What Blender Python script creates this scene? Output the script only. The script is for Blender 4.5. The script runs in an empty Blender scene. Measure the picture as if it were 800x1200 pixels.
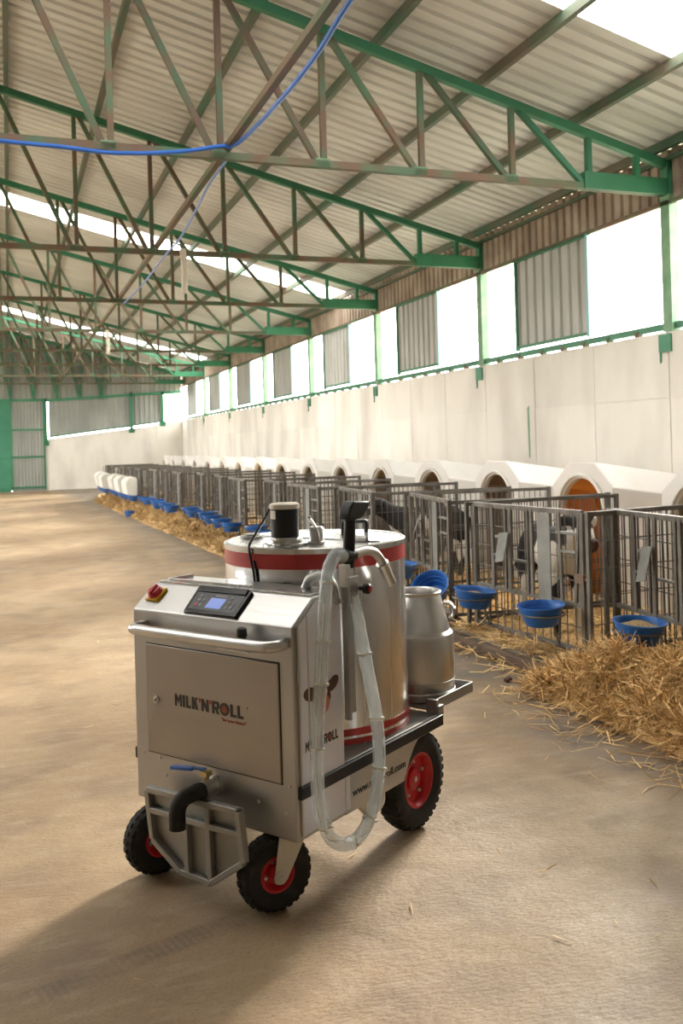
import bpy, bmesh, math, random
import numpy as np
from mathutils import Vector, Matrix
random.seed(7)
rng = np.random.default_rng(11)
PI = math.pi
scene = bpy.context.scene
COL = scene.collection

# ------------------------------------------------------------------ camera
YAW, ROLL, CAMH = .3503, .0285, 1.6
cam_d = bpy.data.cameras.new('camera')
cam = bpy.data.objects.new('camera', cam_d)
COL.objects.link(cam)
d = Vector((math.sin(YAW), math.cos(YAW), 0)); r0 = Vector((math.cos(YAW), -math.sin(YAW), 0)); u0 = Vector((0, 0, 1))
rr = r0 * math.cos(ROLL) - u0 * math.sin(ROLL)
uu = r0 * math.sin(ROLL) + u0 * math.cos(ROLL)
M = Matrix((rr, uu, -d)).transposed().to_4x4(); M.translation = (0, 0, CAMH)
cam.matrix_world = M
cam_d.sensor_fit = 'VERTICAL'; cam_d.sensor_height = 36; cam_d.sensor_width = 24
cam_d.lens = 1066 / 1200 * 36
cam_d.shift_y = -(600 - 518.8) / 1200
cam_d.clip_start = .05; cam_d.clip_end = 400
cam_d.dof.use_dof = True; cam_d.dof.focus_distance = 3.5; cam_d.dof.aperture_fstop = 5.0
scene.camera = cam

# ------------------------------------------------------------------ world, sun, exposure
world = bpy.data.worlds.new('world'); scene.world = world; world.use_nodes = True
bg = world.node_tree.nodes['Background']
bg.inputs['Color'].default_value = (1.0, .968, .915, 1); bg.inputs['Strength'].default_value = 11.0
sun_d = bpy.data.lights.new('sun', 'SUN'); sun_d.energy = 14.5; sun_d.angle = math.radians(12); sun_d.color = (1, .92, .80)
sun = bpy.data.objects.new('sun', sun_d); COL.objects.link(sun)
sun.rotation_euler = Vector((-.75, -.66, -.385)).to_track_quat('-Z', 'Y').to_euler()
scene.view_settings.view_transform = 'Standard'; scene.view_settings.look = 'None'
scene.view_settings.exposure = 0.06; scene.view_settings.gamma = 1
scene.view_settings.use_curve_mapping = False
scene.cycles.max_bounces = 10; scene.cycles.diffuse_bounces = 6; scene.cycles.transparent_max_bounces = 8
scene.cycles.sample_clamp_indirect = 8

# ------------------------------------------------------------------ materials
def mat(name, col, rough=.6, metal=0., col2=None, nscale=3., nlo=.35, nhi=.65, bump=0., bscale=40., stretch=(1, 1, 1),
        world_space=False, rnd=0., trans=0., emis=None, spec=.5, detail=5., sub=0., alpha=1.):
    m = bpy.data.materials.new(name); m.use_nodes = True
    nt = m.node_tree; N, Lk = nt.nodes, nt.links
    b = N['Principled BSDF']
    b.inputs['Base Color'].default_value = (*col, 1); b.inputs['Roughness'].default_value = rough
    b.inputs['Metallic'].default_value = metal; b.inputs['Specular IOR Level'].default_value = spec
    if trans: b.inputs['Transmission Weight'].default_value = trans
    if alpha < 1: b.inputs['Alpha'].default_value = alpha
    if sub:
        b.inputs['Subsurface Weight'].default_value = sub; b.inputs['Subsurface Radius'].default_value = (.05, .03, .02)
    if emis:
        b.inputs['Emission Color'].default_value = (*emis[0], 1); b.inputs['Emission Strength'].default_value = emis[1]
    vec = None
    if col2 or bump:
        if world_space:
            g = N.new('ShaderNodeNewGeometry'); src = g.outputs['Position']
        else:
            g = N.new('ShaderNodeTexCoord'); src = g.outputs['Object']
        mp = N.new('ShaderNodeMapping'); mp.inputs['Scale'].default_value = stretch
        Lk.new(src, mp.inputs['Vector']); vec = mp.outputs['Vector']
    last = None
    if col2:
        n = N.new('ShaderNodeTexNoise'); n.inputs['Scale'].default_value = nscale; n.inputs['Detail'].default_value = detail
        Lk.new(vec, n.inputs['Vector'])
        r = N.new('ShaderNodeMapRange'); r.inputs[1].default_value = nlo; r.inputs[2].default_value = nhi
        Lk.new(n.outputs['Fac'], r.inputs[0])
        mx = N.new('ShaderNodeMix'); mx.data_type = 'RGBA'
        mx.inputs[6].default_value = (*col, 1); mx.inputs[7].default_value = (*col2, 1)
        Lk.new(r.outputs[0], mx.inputs[0]); last = mx.outputs[2]
    if rnd:
        oi = N.new('ShaderNodeObjectInfo'); r2 = N.new('ShaderNodeMapRange')
        r2.inputs[3].default_value = 1 - rnd; r2.inputs[4].default_value = 1 + rnd
        Lk.new(oi.outputs['Random'], r2.inputs[0])
        hs = N.new('ShaderNodeHueSaturation'); Lk.new(r2.outputs[0], hs.inputs['Value'])
        if last: Lk.new(last, hs.inputs['Color'])
        else: hs.inputs['Color'].default_value = (*col, 1)
        last = hs.outputs[0]
    if last: Lk.new(last, b.inputs['Base Color'])
    if bump:
        n2 = N.new('ShaderNodeTexNoise'); n2.inputs['Scale'].default_value = bscale; n2.inputs['Detail'].default_value = 4
        Lk.new(vec, n2.inputs['Vector'])
        bp = N.new('ShaderNodeBump'); bp.inputs['Strength'].default_value = bump; bp.inputs['Distance'].default_value = .02
        Lk.new(n2.outputs['Fac'], bp.inputs['Height']); Lk.new(bp.outputs['Normal'], b.inputs['Normal'])
    return m

MT = {}
MT['concrete_wall'] = mat('concrete_wall', (.80, .76, .69), .85, col2=(.56, .52, .46), nscale=1.1, nlo=.42, nhi=.78, bump=.25, bscale=9, stretch=(1, 1, .4), world_space=True, rnd=.05, spec=.2)
MT['roof_sheet'] = mat('roof_sheet', (.68, .68, .66), .45, 0., col2=(.48, .48, .46), nscale=.9, nlo=.42, nhi=.8, world_space=True, stretch=(.4, 1.6, 1), rnd=.04, spec=.4)
MT['eave_sheet'] = mat('eave_sheet', (.44, .36, .29), .7, 0., col2=(.27, .20, .155), nscale=2.0, world_space=True, rnd=.1)
MT['shutter_sheet'] = mat('shutter_sheet', (.46, .46, .43), .55, 0.0, col2=(.36, .36, .34), nscale=2., world_space=True, stretch=(1, 1, .4))
MT['end_sheet'] = mat('end_sheet', (.36, .37, .34), .6, 0.0, col2=(.26, .27, .25), nscale=1.2, world_space=True, stretch=(1, 1, .4), rnd=.05)
MT['green'] = mat('green_paint', (.030, .165, .085), .5, col2=(.035, .20, .10), nscale=3, rnd=.15)
MT['green_light'] = mat('green_light', (.20, .33, .20), .55, col2=(.12, .25, .14), nscale=5, rnd=.1)
MT['rusty'] = mat('rusty_green', (.07, .135, .075), .65, col2=(.145, .085, .055), nscale=2.3, nlo=.40, nhi=.58, rnd=.2)
MT['rust'] = mat('rusty_brown', (.16, .105, .07), .7, col2=(.085, .115, .06), nscale=2.1, nlo=.42, nhi=.62, rnd=.15)
MT['purlin'] = mat('purlin_paint', (.06, .13, .08), .6, col2=(.15, .12, .085), nscale=1.4, rnd=.1)
MT['blue_frame'] = mat('blue_frame', (.28, .52, .55), .5)
MT['door_green'] = mat('door_green', (.03, .17, .10), .6, col2=(.05, .22, .13), nscale=1.5)
MT['hutch'] = mat('hutch_plastic', (.88, .86, .82), .45, col2=(.74, .68, .58), nscale=2.2, nlo=.5, nhi=.9, sub=.0, rnd=.03)
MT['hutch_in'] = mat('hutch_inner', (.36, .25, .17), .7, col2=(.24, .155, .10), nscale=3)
MT['hutch_in_glow'] = mat('hutch_inner_glow', (.66, .24, .065), .6, col2=(.42, .13, .04), nscale=3)  # orange glow of light through the shell, put into the lining colour
MT['galv'] = mat('galvanised', (.165, .15, .13), .6, .25, col2=(.085, .072, .058), nscale=9, nlo=.38, nhi=.7, rnd=.2, stretch=(1, 1, .5))
MT['galv_light'] = mat('galvanised_plate', (.21, .215, .20), .5, .3, col2=(.15, .15, .135), nscale=6, rnd=.1)
MT['blue'] = mat('blue_plastic', (.014, .125, .44), .38, col2=(.012, .095, .35), nscale=6, rnd=.1)
MT['blue_hose'] = mat('blue_hose', (.035, .16, .62), .4)
MT['pale_hose'] = mat('pale_hose', (.16, .26, .62), .5)
MT['white_plastic'] = mat('white_plastic', (.70, .68, .62), .5, col2=(.54, .50, .43), nscale=4, nlo=.5, nhi=.9)
MT['wood'] = mat('old_wood', (.15, .10, .065), .85, col2=(.08, .055, .04), nscale=6, stretch=(3, .5, 3), bump=.5, bscale=20)
MT['board'] = mat('grey_board', (.36, .33, .28), .9, col2=(.24, .21, .175), nscale=5, bump=.3)
MT['stone'] = mat('stone', (.10, .045, .03), .8)
MT['rubber'] = mat('tyre_rubber', (.022, .021, .020), .8, col2=(.05, .046, .04), nscale=20, nlo=.5, nhi=.8, spec=.3)
MT['black'] = mat('black_plastic', (.015, .016, .019), .45, spec=.35)
MT['black_gloss'] = mat('black_gloss', (.015, .018, .025), .2)
MT['dark_panel'] = mat('console_panel', (.035, .04, .048), .35)
MT['red'] = mat('red_paint', (.50, .012, .022), .35)
MT['red_band'] = mat('red_band', (.42, .030, .028), .35)
MT['red_print'] = mat('red_print', (.42, .03, .03), .5)
MT['black_print'] = mat('black_print', (.03, .022, .02), .5)
MT['yellow'] = mat('yellow_plastic', (.85, .50, .02), .4)
MT['screen'] = mat('lcd_screen', (.18, .26, .62), .3, emis=((.20, .30, .75), .45))
MT['grey_key'] = mat('grey_key', (.22, .23, .25), .5)
MT['white_side'] = mat('white_side', (.76, .75, .81), .25, .0, spec=.6)
MT['fork'] = mat('fork_zinc', (.52, .50, .44), .45, .3)
MT['brass'] = mat('brass', (.50, .40, .22), .3, 1.)
MT['blue_lever'] = mat('blue_lever', (.03, .12, .42), .4)
MT['grain'] = mat('grain_feed', (.52, .37, .17), .9, col2=(.30, .2, .09), nscale=60, bump=1., bscale=90)
MT['cow_brown'] = mat('cow_brown', (.085, .035, .025), .5)
MT['cow_pink'] = mat('cow_pink', (.55, .17, .10), .5)
MT['cow_dot'] = mat('cow_dot', (.28, .085, .055), .5)
MT['lamp_white'] = mat('lamp_white', (.62, .56, .47), .5)
MT['nail'] = mat('bolt_zinc', (.55, .53, .5), .35, .8)

def steel(name, col=(.62, .615, .605), rough=.30, stretch=(60, 60, 1.2), var=.12):
    m = mat(name, col, rough, 1.0)
    nt = m.node_tree; N, Lk = nt.nodes, nt.links; b = N['Principled BSDF']
    tc = N.new('ShaderNodeTexCoord'); mp = N.new('ShaderNodeMapping'); mp.inputs['Scale'].default_value = stretch
    Lk.new(tc.outputs['Object'], mp.inputs['Vector'])
    n = N.new('ShaderNodeTexNoise'); n.inputs['Scale'].default_value = 1.; n.inputs['Detail'].default_value = 6
    Lk.new(mp.outputs['Vector'], n.inputs['Vector'])
    r = N.new('ShaderNodeMapRange'); r.inputs[3].default_value = rough - var * .6; r.inputs[4].default_value = rough + var
    Lk.new(n.outputs['Fac'], r.inputs[0]); Lk.new(r.outputs[0], b.inputs['Roughness'])
    n3 = N.new('ShaderNodeTexNoise'); n3.inputs['Scale'].default_value = 3.; Lk.new(tc.outputs['Object'], n3.inputs['Vector'])
    mx = N.new('ShaderNodeMix'); mx.data_type = 'RGBA'
    mx.inputs[6].default_value = (*[c * .88 for c in col], 1); mx.inputs[7].default_value = (*[min(1, c * 1.1) for c in col], 1)
    Lk.new(n3.outputs['Fac'], mx.inputs[0]); Lk.new(mx.outputs[2], b.inputs['Base Color'])
    bp = N.new('ShaderNodeBump'); bp.inputs['Strength'].default_value = .06; bp.inputs['Distance'].default_value = .004
    Lk.new(n.outputs['Fac'], bp.inputs['Height']); Lk.new(bp.outputs['Normal'], b.inputs['Normal'])
    return m
MT['steel'] = steel('brushed_steel')
MT['steel_h'] = steel('brushed_steel_body', (.49, .485, .48), .36, (1.2, 60, 60))
MT['steel_door'] = steel('brushed_steel_door', (.40, .375, .345), .34, (1.2, 60, 60))
MT['steel_plate'] = steel('dull_steel', (.37, .37, .355), .5, (20, 20, 4))
MT['steel_tank'] = steel('tank_steel', (.76, .765, .775), .25, (40, 40, .6), .06)
MT['steel_lid'] = steel('lid_steel', (.66, .665, .67), .26, (3, 3, 3), .05)
MT['steel_can'] = steel('can_steel', (.60, .59, .575), .30, (25, 25, 1.5))

def straw_mat(name, a, b_):
    m = bpy.data.materials.new(name); m.use_nodes = True
    nt = m.node_tree; N, Lk = nt.nodes, nt.links; b = N['Principled BSDF']
    g = N.new('ShaderNodeNewGeometry'); cr = N.new('ShaderNodeValToRGB')
    cr.color_ramp.elements[0].color = (*a, 1); cr.color_ramp.elements[1].color = (*b_, 1)
    Lk.new(g.outputs['Random Per Island'], cr.inputs[0]); Lk.new(cr.outputs[0], b.inputs['Base Color'])
    b.inputs['Roughness'].default_value = .75; b.inputs['Specular IOR Level'].default_value = .25
    return m
MT['straw'] = straw_mat('straw', (.34, .18, .055), (.98, .72, .36))
MT['straw_pale'] = straw_mat('straw_bedding', (.48, .30, .115), (.93, .70, .37))
MT['straw_dark'] = straw_mat('straw_far', (.20, .115, .045), (.70, .48, .22))

def skylight_mat():
    m = bpy.data.materials.new('translucent_sheet'); m.use_nodes = True
    nt = m.node_tree; N, Lk = nt.nodes, nt.links
    for n in list(N):
        if n.type == 'BSDF_PRINCIPLED': N.remove(n)
    t = N.new('ShaderNodeBsdfTranslucent'); t.inputs[0].default_value = (.85, .86, .85, 1)
    tr = N.new('ShaderNodeBsdfTransparent'); tr.inputs[0].default_value = (.8, .8, .8, 1)
    mx = N.new('ShaderNodeMixShader'); mx.inputs[0].default_value = .35
    Lk.new(t.outputs[0], mx.inputs[1]); Lk.new(tr.outputs[0], mx.inputs[2])
    Lk.new(mx.outputs[0], N['Material Output'].inputs['Surface'])
    return m
MT['skylight'] = skylight_mat()

def thin(m, c, k):
    nt = m.node_tree; N, Lk = nt.nodes, nt.links; out = N['Material Output']; b = N['Principled BSDF']
    t = N.new('ShaderNodeBsdfTranslucent'); t.inputs[0].default_value = (*c, 1); mx = N.new('ShaderNodeMixShader'); mx.inputs[0].default_value = k
    Lk.new(b.outputs[0], mx.inputs[1]); Lk.new(t.outputs[0], mx.inputs[2]); Lk.new(mx.outputs[0], out.inputs['Surface'])
thin(MT['hutch'], (.85, .75, .6), .22); thin(MT['hutch_in_glow'], (.95, .42, .10), .5); thin(MT['hutch_in'], (.6, .42, .28), .12)
def hose_mat():
    m = bpy.data.materials.new('clear_hose'); m.use_nodes = True
    nt = m.node_tree; N, Lk = nt.nodes, nt.links
    b = N['Principled BSDF']; b.inputs['Base Color'].default_value = (.90, .94, .96, 1); b.inputs['Roughness'].default_value = .25
    tr = N.new('ShaderNodeBsdfTransparent'); tr.inputs[0].default_value = (.95, .97, .98, 1)
    mx = N.new('ShaderNodeMixShader'); mx.inputs[0].default_value = .27
    Lk.new(tr.outputs[0], mx.inputs[1]); Lk.new(b.outputs[0], mx.inputs[2]); Lk.new(mx.outputs[0], N['Material Output'].inputs['Surface'])
    return m
MT['hose'] = hose_mat()
MT['tie'] = mat('cable_tie', (.78, .77, .72), .5)

def floor_mat():
    m = bpy.data.materials.new('concrete_floor'); m.use_nodes = True
    nt = m.node_tree; N, Lk = nt.nodes, nt.links; b = N['Principled BSDF']
    g = N.new('ShaderNodeNewGeometry'); P = g.outputs['Position']
    def noise(scale, detail=5, st=(1, 1, 1), rot=0):
        mp = N.new('ShaderNodeMapping'); mp.inputs['Scale'].default_value = st; mp.inputs['Rotation'].default_value = (0, 0, rot)
        Lk.new(P, mp.inputs['Vector']); n = N.new('ShaderNodeTexNoise'); n.inputs['Scale'].default_value = scale
        n.inputs['Detail'].default_value = detail; Lk.new(mp.outputs['Vector'], n.inputs['Vector']); return n.outputs['Fac']
    def rng_(x, a, b_, c=0., d_=1.):
        r = N.new('ShaderNodeMapRange'); r.inputs[1].default_value = a; r.inputs[2].default_value = b_
        r.inputs[3].default_value = c; r.inputs[4].default_value = d_; Lk.new(x, r.inputs[0]); return r.outputs[0]
    def mix(f, c1, c2, mode='MIX'):
        mx = N.new('ShaderNodeMix'); mx.data_type = 'RGBA'; mx.blend_type = mode
        for i, c in ((6, c1), (7, c2)):
            if isinstance(c, tuple): mx.inputs[i].default_value = (*c, 1)
            else: Lk.new(c, mx.inputs[i])
        if isinstance(f, float): mx.inputs[0].default_value = f
        else: Lk.new(f, mx.inputs[0])
        return mx.outputs[2]
    def math_(op, a, b_=None):
        n = N.new('ShaderNodeMath'); n.operation = op
        for i, v in ((0, a), (1, b_)):
            if v is None: continue
            if isinstance(v, (int, float)): n.inputs[i].default_value = v
            else: Lk.new(v, n.inputs[i])
        return n.outputs[0]
    c = mix(rng_(noise(.55, 4), .38, .66), (.405, .30, .185), (.275, .18, .098))
    c = mix(rng_(noise(2.6, 8), .45, .70, 0, .75), c, (.20, .14, .088))
    c = mix(rng_(noise(9, 6, (.6, 1.6, 1), .45), .5, .75, 0, .4), c, (.50, .40, .28))
    c = mix(rng_(noise(60, 4, (.5, 1.8, 1), .35), .5, .75, 0, .35), c, (.19, .13, .08))
    c = mix(rng_(noise(110, 3), .52, .70, 0, .55), c, (.17, .13, .09))
    sx = N.new('ShaderNodeSeparateXYZ'); Lk.new(P, sx.inputs[0])
    # damp grey dirt strip in front of the pens
    xw = math_('ADD', sx.outputs[0], math_('MULTIPLY', rng_(noise(1.1, 5), .2, .8, -1, 1), .5))
    xw = math_('ADD', xw, math_('MULTIPLY', sx.outputs[1], .028))
    strip = math_('MULTIPLY', rng_(xw, 2.55, 3.15), rng_(noise(3.5, 6), .35, .6, .35, 1.))
    c = mix(math_('MULTIPLY', strip, .8), c, (.145, .135, .125))
    # tyre tracks left by the cart
    def track(p, q, w):
        dx, dy = q[0] - p[0], q[1] - p[1]; l = math.hypot(dx, dy); nx, ny = -dy / l, dx / l
        dd = math_('ADD', math_('MULTIPLY', sx.outputs[0], nx), math_('MULTIPLY', sx.outputs[1], ny))
        dd = math_('ABSOLUTE', math_('ADD', dd, -(p[0] * nx + p[1] * ny)))
        al = math_('ADD', math_('MULTIPLY', sx.outputs[0], dx / l), math_('MULTIPLY', sx.outputs[1], dy / l))
        a0 = (p[0] * dx + p[1] * dy) / l
        k = math_('MULTIPLY', rng_(dd, w * .6, w, 1, 0), math_('MULTIPLY', rng_(al, a0 - .2, a0 + .2), rng_(al, a0 + l - .2, a0 + l + .1, 1, 0)))
        blk = rng_(math_('SINE', math_('MULTIPLY', al, 260.)), -.6, .6, .72, 1.)
        return math_('MULTIPLY', math_('MULTIPLY', k, blk), rng_(noise(7, 4), .30, .60))
    for (p, q, w, s) in (((-.9, 2.55), (.80, 3.06), .06, .55), ((-1.2, 3.9), (.35, 4.93), .05, .35), ((.95, 3.33), (1.9, 3.74), .05, .5)):
        c = mix(math_('MULTIPLY', track(p, q, w), s), c, (.11, .08, .055))
    Lk.new(c, b.inputs['Base Color'])
    Lk.new(rng_(noise(2.2, 6), .3, .7, .72, .5), b.inputs['Roughness']); b.inputs['Specular IOR Level'].default_value = .35
    bp = N.new('ShaderNodeBump'); bp.inputs['Strength'].default_value = .35; bp.inputs['Distance'].default_value = .012
    Lk.new(math_('ADD', noise(55, 5, (.7, 1.5, 1), .35), math_('MULTIPLY', noise(12, 4), 1.2)), bp.inputs['Height'])
    Lk.new(bp.outputs['Normal'], b.inputs['Normal'])
    return m
MT['floor'] = floor_mat()

def calf_mat(name, lo):
    m = mat(name, (.72, .67, .60), .8, col2=(.018, .016, .016), nscale=2.6, nlo=lo, nhi=lo + .02, detail=1.)
    return m
MT['calf'] = calf_mat('calf_hide_white', .50)
MT['calf_dark'] = calf_mat('calf_hide_black', .36)

# ------------------------------------------------------------------ mesh helpers
class MB:
    def __init__(s): s.v = []; s.f = []
    def add(s, vs, fs):
        o = len(s.v); s.v += [tuple(x) for x in vs]; s.f += [tuple(i + o for i in f) for f in fs]; return s
    def box(s, a, b):
        x0, y0, z0 = a; x1, y1, z1 = b
        return s.add([(x0, y0, z0), (x1, y0, z0), (x1, y1, z0), (x0, y1, z0), (x0, y0, z1), (x1, y0, z1), (x1, y1, z1), (x0, y1, z1)],
                     [(3, 2, 1, 0), (4, 5, 6, 7), (0, 1, 5, 4), (1, 2, 6, 5), (2, 3, 7, 6), (3, 0, 4, 7)])
    def bar(s, p, q, w, h, up=(0, 0, 1)):
        p, q = Vector(p), Vector(q); t = (q - p).normalized(); up = Vector(up)
        if abs(t.dot(up)) > .98: up = Vector((1, 0, 0))
        a = t.cross(up).normalized(); b = a.cross(t).normalized()
        vs = []
        for c in (p, q):
            for (i, j) in ((-1, -1), (1, -1), (1, 1), (-1, 1)): vs.append(c + a * (i * w / 2) + b * (j * h / 2))
        return s.add(vs, [(0, 1, 2, 3), (7, 6, 5, 4), (4, 5, 1, 0), (5, 6, 2, 1), (6, 7, 3, 2), (7, 4, 0, 3)])
    def tube(s, pts, r, n=10, cap=True):
        pts = [Vector(p) for p in pts]; rs = r if isinstance(r, (list, tuple)) else [r] * len(pts)
        vs = []; fs = []; a = None
        for i, p in enumerate(pts):
            t = ((pts[min(i + 1, len(pts) - 1)] - pts[max(i - 1, 0)])).normalized()
            if a is None:
                up = Vector((0, 0, 1)) if abs(t.z) < .9 else Vector((1, 0, 0)); a = t.cross(up).normalized()
            else: a = (a - t * a.dot(t)).normalized()
            b = t.cross(a)
            for k in range(n):
                q = 2 * PI * k / n; vs.append(p + (a * math.cos(q) + b * math.sin(q)) * rs[i])
        for i in range(len(pts) - 1):
            for k in range(n):
                k2 = (k + 1) % n; fs.append((i * n + k, i * n + k2, (i + 1) * n + k2, (i + 1) * n + k))
        if cap:
            fs.append(tuple(range(n))[::-1]); fs.append(tuple(range((len(pts) - 1) * n, len(pts) * n)))
        return s.add(vs, fs)
    def lathe(s, prof, n=32, c=(0, 0, 0), axis='z', closed=False, cap=True):
        vs = []; fs = []
        for (r, z) in prof:
            for k in range(n):
                q = 2 * PI * k / n; x, y = r * math.cos(q), r * math.sin(q)
                v = (x, y, z) if axis == 'z' else ((z, x, y) if axis == 'x' else (y, z, x))
                vs.append((v[0] + c[0], v[1] + c[1], v[2] + c[2]))
        m = len(prof)
        for i in range(m if closed else m - 1):
            j = (i + 1) % m
            for k in range(n):
                k2 = (k + 1) % n; fs.append((i * n + k, i * n + k2, j * n + k2, j * n + k))
        if cap and not closed:
            if prof[0][0] > 1e-6: fs.append(tuple(range(n))[::-1])
            if prof[-1][0] > 1e-6: fs.append(tuple(range((m - 1) * n, m * n)))
        return s.add(vs, fs)
    def prism(s, poly, axis, a, b):
        """poly: 2D points, extruded along axis from a to b"""
        def m3(p, k):
            return {'x': (k, p[0], p[1]), 'y': (p[0], k, p[1]), 'z': (p[0], p[1], k)}[axis]
        n = len(poly); vs = [m3(p, a) for p in poly] + [m3(p, b) for p in poly]
        fs = [tuple(range(n))[::-1], tuple(range(n, 2 * n))] + [(i, (i + 1) % n, (i + 1) % n + n, i + n) for i in range(n)]
        return s.add(vs, fs)
    def mesh(s, name, smooth=40):
        me = bpy.data.meshes.new(name); me.from_pydata(s.v, [], s.f); me.validate()
        bm = bmesh.new(); bm.from_mesh(me); bmesh.ops.recalc_face_normals(bm, faces=bm.faces); bm.to_mesh(me); bm.free()
        if smooth:
            me.polygons.foreach_set('use_smooth', [True] * len(me.polygons)); me.set_sharp_from_angle(angle=math.radians(smooth))
        return me

def link(name, data, m=None, parent=None):
    o = bpy.data.objects.new(name, data); COL.objects.link(o)
    if m is not None:
        data.materials.clear(); data.materials.append(MT[m] if isinstance(m, str) else m)
    if parent: o.parent = parent
    return o
def obj(name, mb, m, parent=None, smooth=40, bevel=0, seg=2):
    o = link(name, mb.mesh(name, smooth), m, parent)
    if bevel:
        b = o.modifiers.new('bevel', 'BEVEL'); b.width = bevel; b.segments = seg; b.limit_method = 'ANGLE'; b.angle_limit = math.radians(35)
        b.harden_normals = False
    return o
def inst(o, parent=None, loc=None, rot=None, name=None):
    c = o.copy(); COL.objects.link(c); c.parent = parent
    if loc is not None: c.location = loc
    if rot is not None: c.rotation_euler = rot
    return c
def tag(o, label=None, cat=None, group=None, kind=None):
    for k, v in (('label', label), ('category', cat), ('group', group), ('kind', kind)):
        if v: o[k] = v
    return o
def empty(name, loc=(0, 0, 0), rz=0, parent=None):
    o = bpy.data.objects.new(name, None); COL.objects.link(o); o.location = loc; o.rotation_euler = (0, 0, rz); o.empty_display_size = .1
    if parent: o.parent = parent
    return o
def copy_tree(o, parent=None, skip=()):
    c = o.copy(); COL.objects.link(c); c.parent = parent
    for ch in o.children:
        if ch.name.split('.')[0] in skip: continue
        copy_tree(ch, c, skip)
    return c
def spline(pts, n=8):
    P = [Vector(p) for p in pts]; P = [P[0] * 2 - P[1]] + P + [P[-1] * 2 - P[-2]]; out = []
    for i in range(1, len(P) - 2):
        for k in range(n):
            t = k / n; a, b, c, d_ = P[i - 1], P[i], P[i + 1], P[i + 2]
            out.append(.5 * ((2 * b) + (c - a) * t + (2 * a - 5 * b + 4 * c - d_) * t * t + (3 * b - a - 3 * c + d_) * t ** 3))
    out.append(P[-2]); return out
ORD = ['nearest', 'second', 'third', 'fourth', 'fifth', 'sixth', 'seventh', 'eighth', 'ninth', 'tenth', 'eleventh', 'twelfth', 'thirteenth',
       'fourteenth', 'fifteenth', 'sixteenth', 'seventeenth', 'eighteenth', 'nineteenth', 'twentieth']

# ------------------------------------------------------------------ the building shell
WX, LX, Y0, TS = 7.0, -7.2, 8.35, 4.33          # right wall, left wall, first truss, truss spacing
YB, YF = -9.0, 39.0                              # back and far ends
RIDGE = -.1
def roof_z(x): return 4.84 + .247 * (7.05 - abs(x - RIDGE) - RIDGE)   # underside of the sheets
tag(obj('floor', MB().box((LX - .3, YB - .3, -.2), (WX + .3, YF + .3, 0)), 'floor', smooth=0), 'bare tan concrete barn floor with damp patches', kind='structure')
MT['outdoor'] = mat('outdoor_ground', (.42, .38, .30), .9, col2=(.30, .30, .2), nscale=.2, world_space=True)
tag(obj('ground', MB().box((-120, -120, -.5), (120, 140, -.22)), 'outdoor', smooth=0), 'dry ground outside the barn', kind='structure')

# right wall: cast concrete panels in two rows with recessed joints
wall_r = tag(empty('wall_right'), 'long pale cast concrete wall behind the white hutches', kind='structure')
obj('joint_backing', MB().box((WX + .02, YB, 0), (WX + .22, YF + .25, 2.74)), 'concrete_wall', wall_r, 0)
panel_cache = {}
def wall_panel(y0, y1, z0, z1, parent, x0=WX, th=.05):
    key = (round(y1 - y0, 3), round(z1 - z0, 3), th)
    if key not in panel_cache:
        w, h_ = y1 - y0, z1 - z0
        panel_cache[key] = MB().box((0, .006, .005), (th, w - .006, h_ - .005)).mesh('concrete_panel', 0)
        panel_cache[key].materials.append(MT['concrete_wall'])
    o = bpy.data.objects.new('concrete_panel', panel_cache[key]); COL.objects.link(o); o.parent = parent
    o.location = (x0 + random.uniform(0, .006), y0, z0)
y = 9.75 - 1.4 * 13
while y < YF - .01:
    y2 = min(y + 1.4, YF)
    wall_panel(y, y2, 0, 2.0, wall_r); wall_panel(y, y2, 2.0, 2.75, wall_r); y += 1.4
# green paint drips and base plates on the wall are parts of the columns; the smear is its own mark
obj('paint_smear', MB().prism([(11.30, 1.32), (11.335, 1.30), (11.35, 2.02), (11.305, 2.05)], 'x', WX - .004, WX + .003), 'green_light', wall_r, 0)

def corr(mb, y0, y1, xa, xb, za, zb, period=.2, hgt=.03, axis='roof', th=.0):
    """trapezoid sheet; ribs run from (xa,za) to (xb,zb), profile across y"""
    ys = []; y = y0; n = max(1, round((y1 - y0) / period)); p = (y1 - y0) / n
    for i in range(n):
        b = y0 + i * p
        ys += [(b, 0), (b + p * .58, 0), (b + p * .68, 1), (b + p * .9, 1)]
    ys.append((y1, 0))
    return ys
def roof_sheet_mesh(w, side):
    mb = MB(); ys = corr(None, 0, w, 0, 0, 0, 0)
    xa, xb = (RIDGE, WX + .45) if side > 0 else (LX - .45, RIDGE)
    vs = []
    for (yy, hh) in ys:
        for x in (xa, xb): vs.append((x, yy, roof_z(x) + hh * .032))
    fs = [(2 * i, 2 * i + 1, 2 * i + 3, 2 * i + 2) for i in range(len(ys) - 1)]
    return mb.add(vs, fs).mesh('roof_sheet', 0)
ceil_ = tag(empty('ceiling'), 'sloping barn roof of pale ribbed metal sheets with translucent strips', kind='structure')
SW = 1.05
m_r, m_l = roof_sheet_mesh(SW, 1), roof_sheet_mesh(SW, -1); m_s = roof_sheet_mesh(SW, 1); m_sl = roof_sheet_mesh(SW, -1)
for me, k in ((m_r, 'roof_sheet'), (m_l, 'roof_sheet'), (m_s, 'skylight'), (m_sl, 'skylight')): me.materials.append(MT[k])
sheet_y = 5.86 - SW * 14
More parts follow.
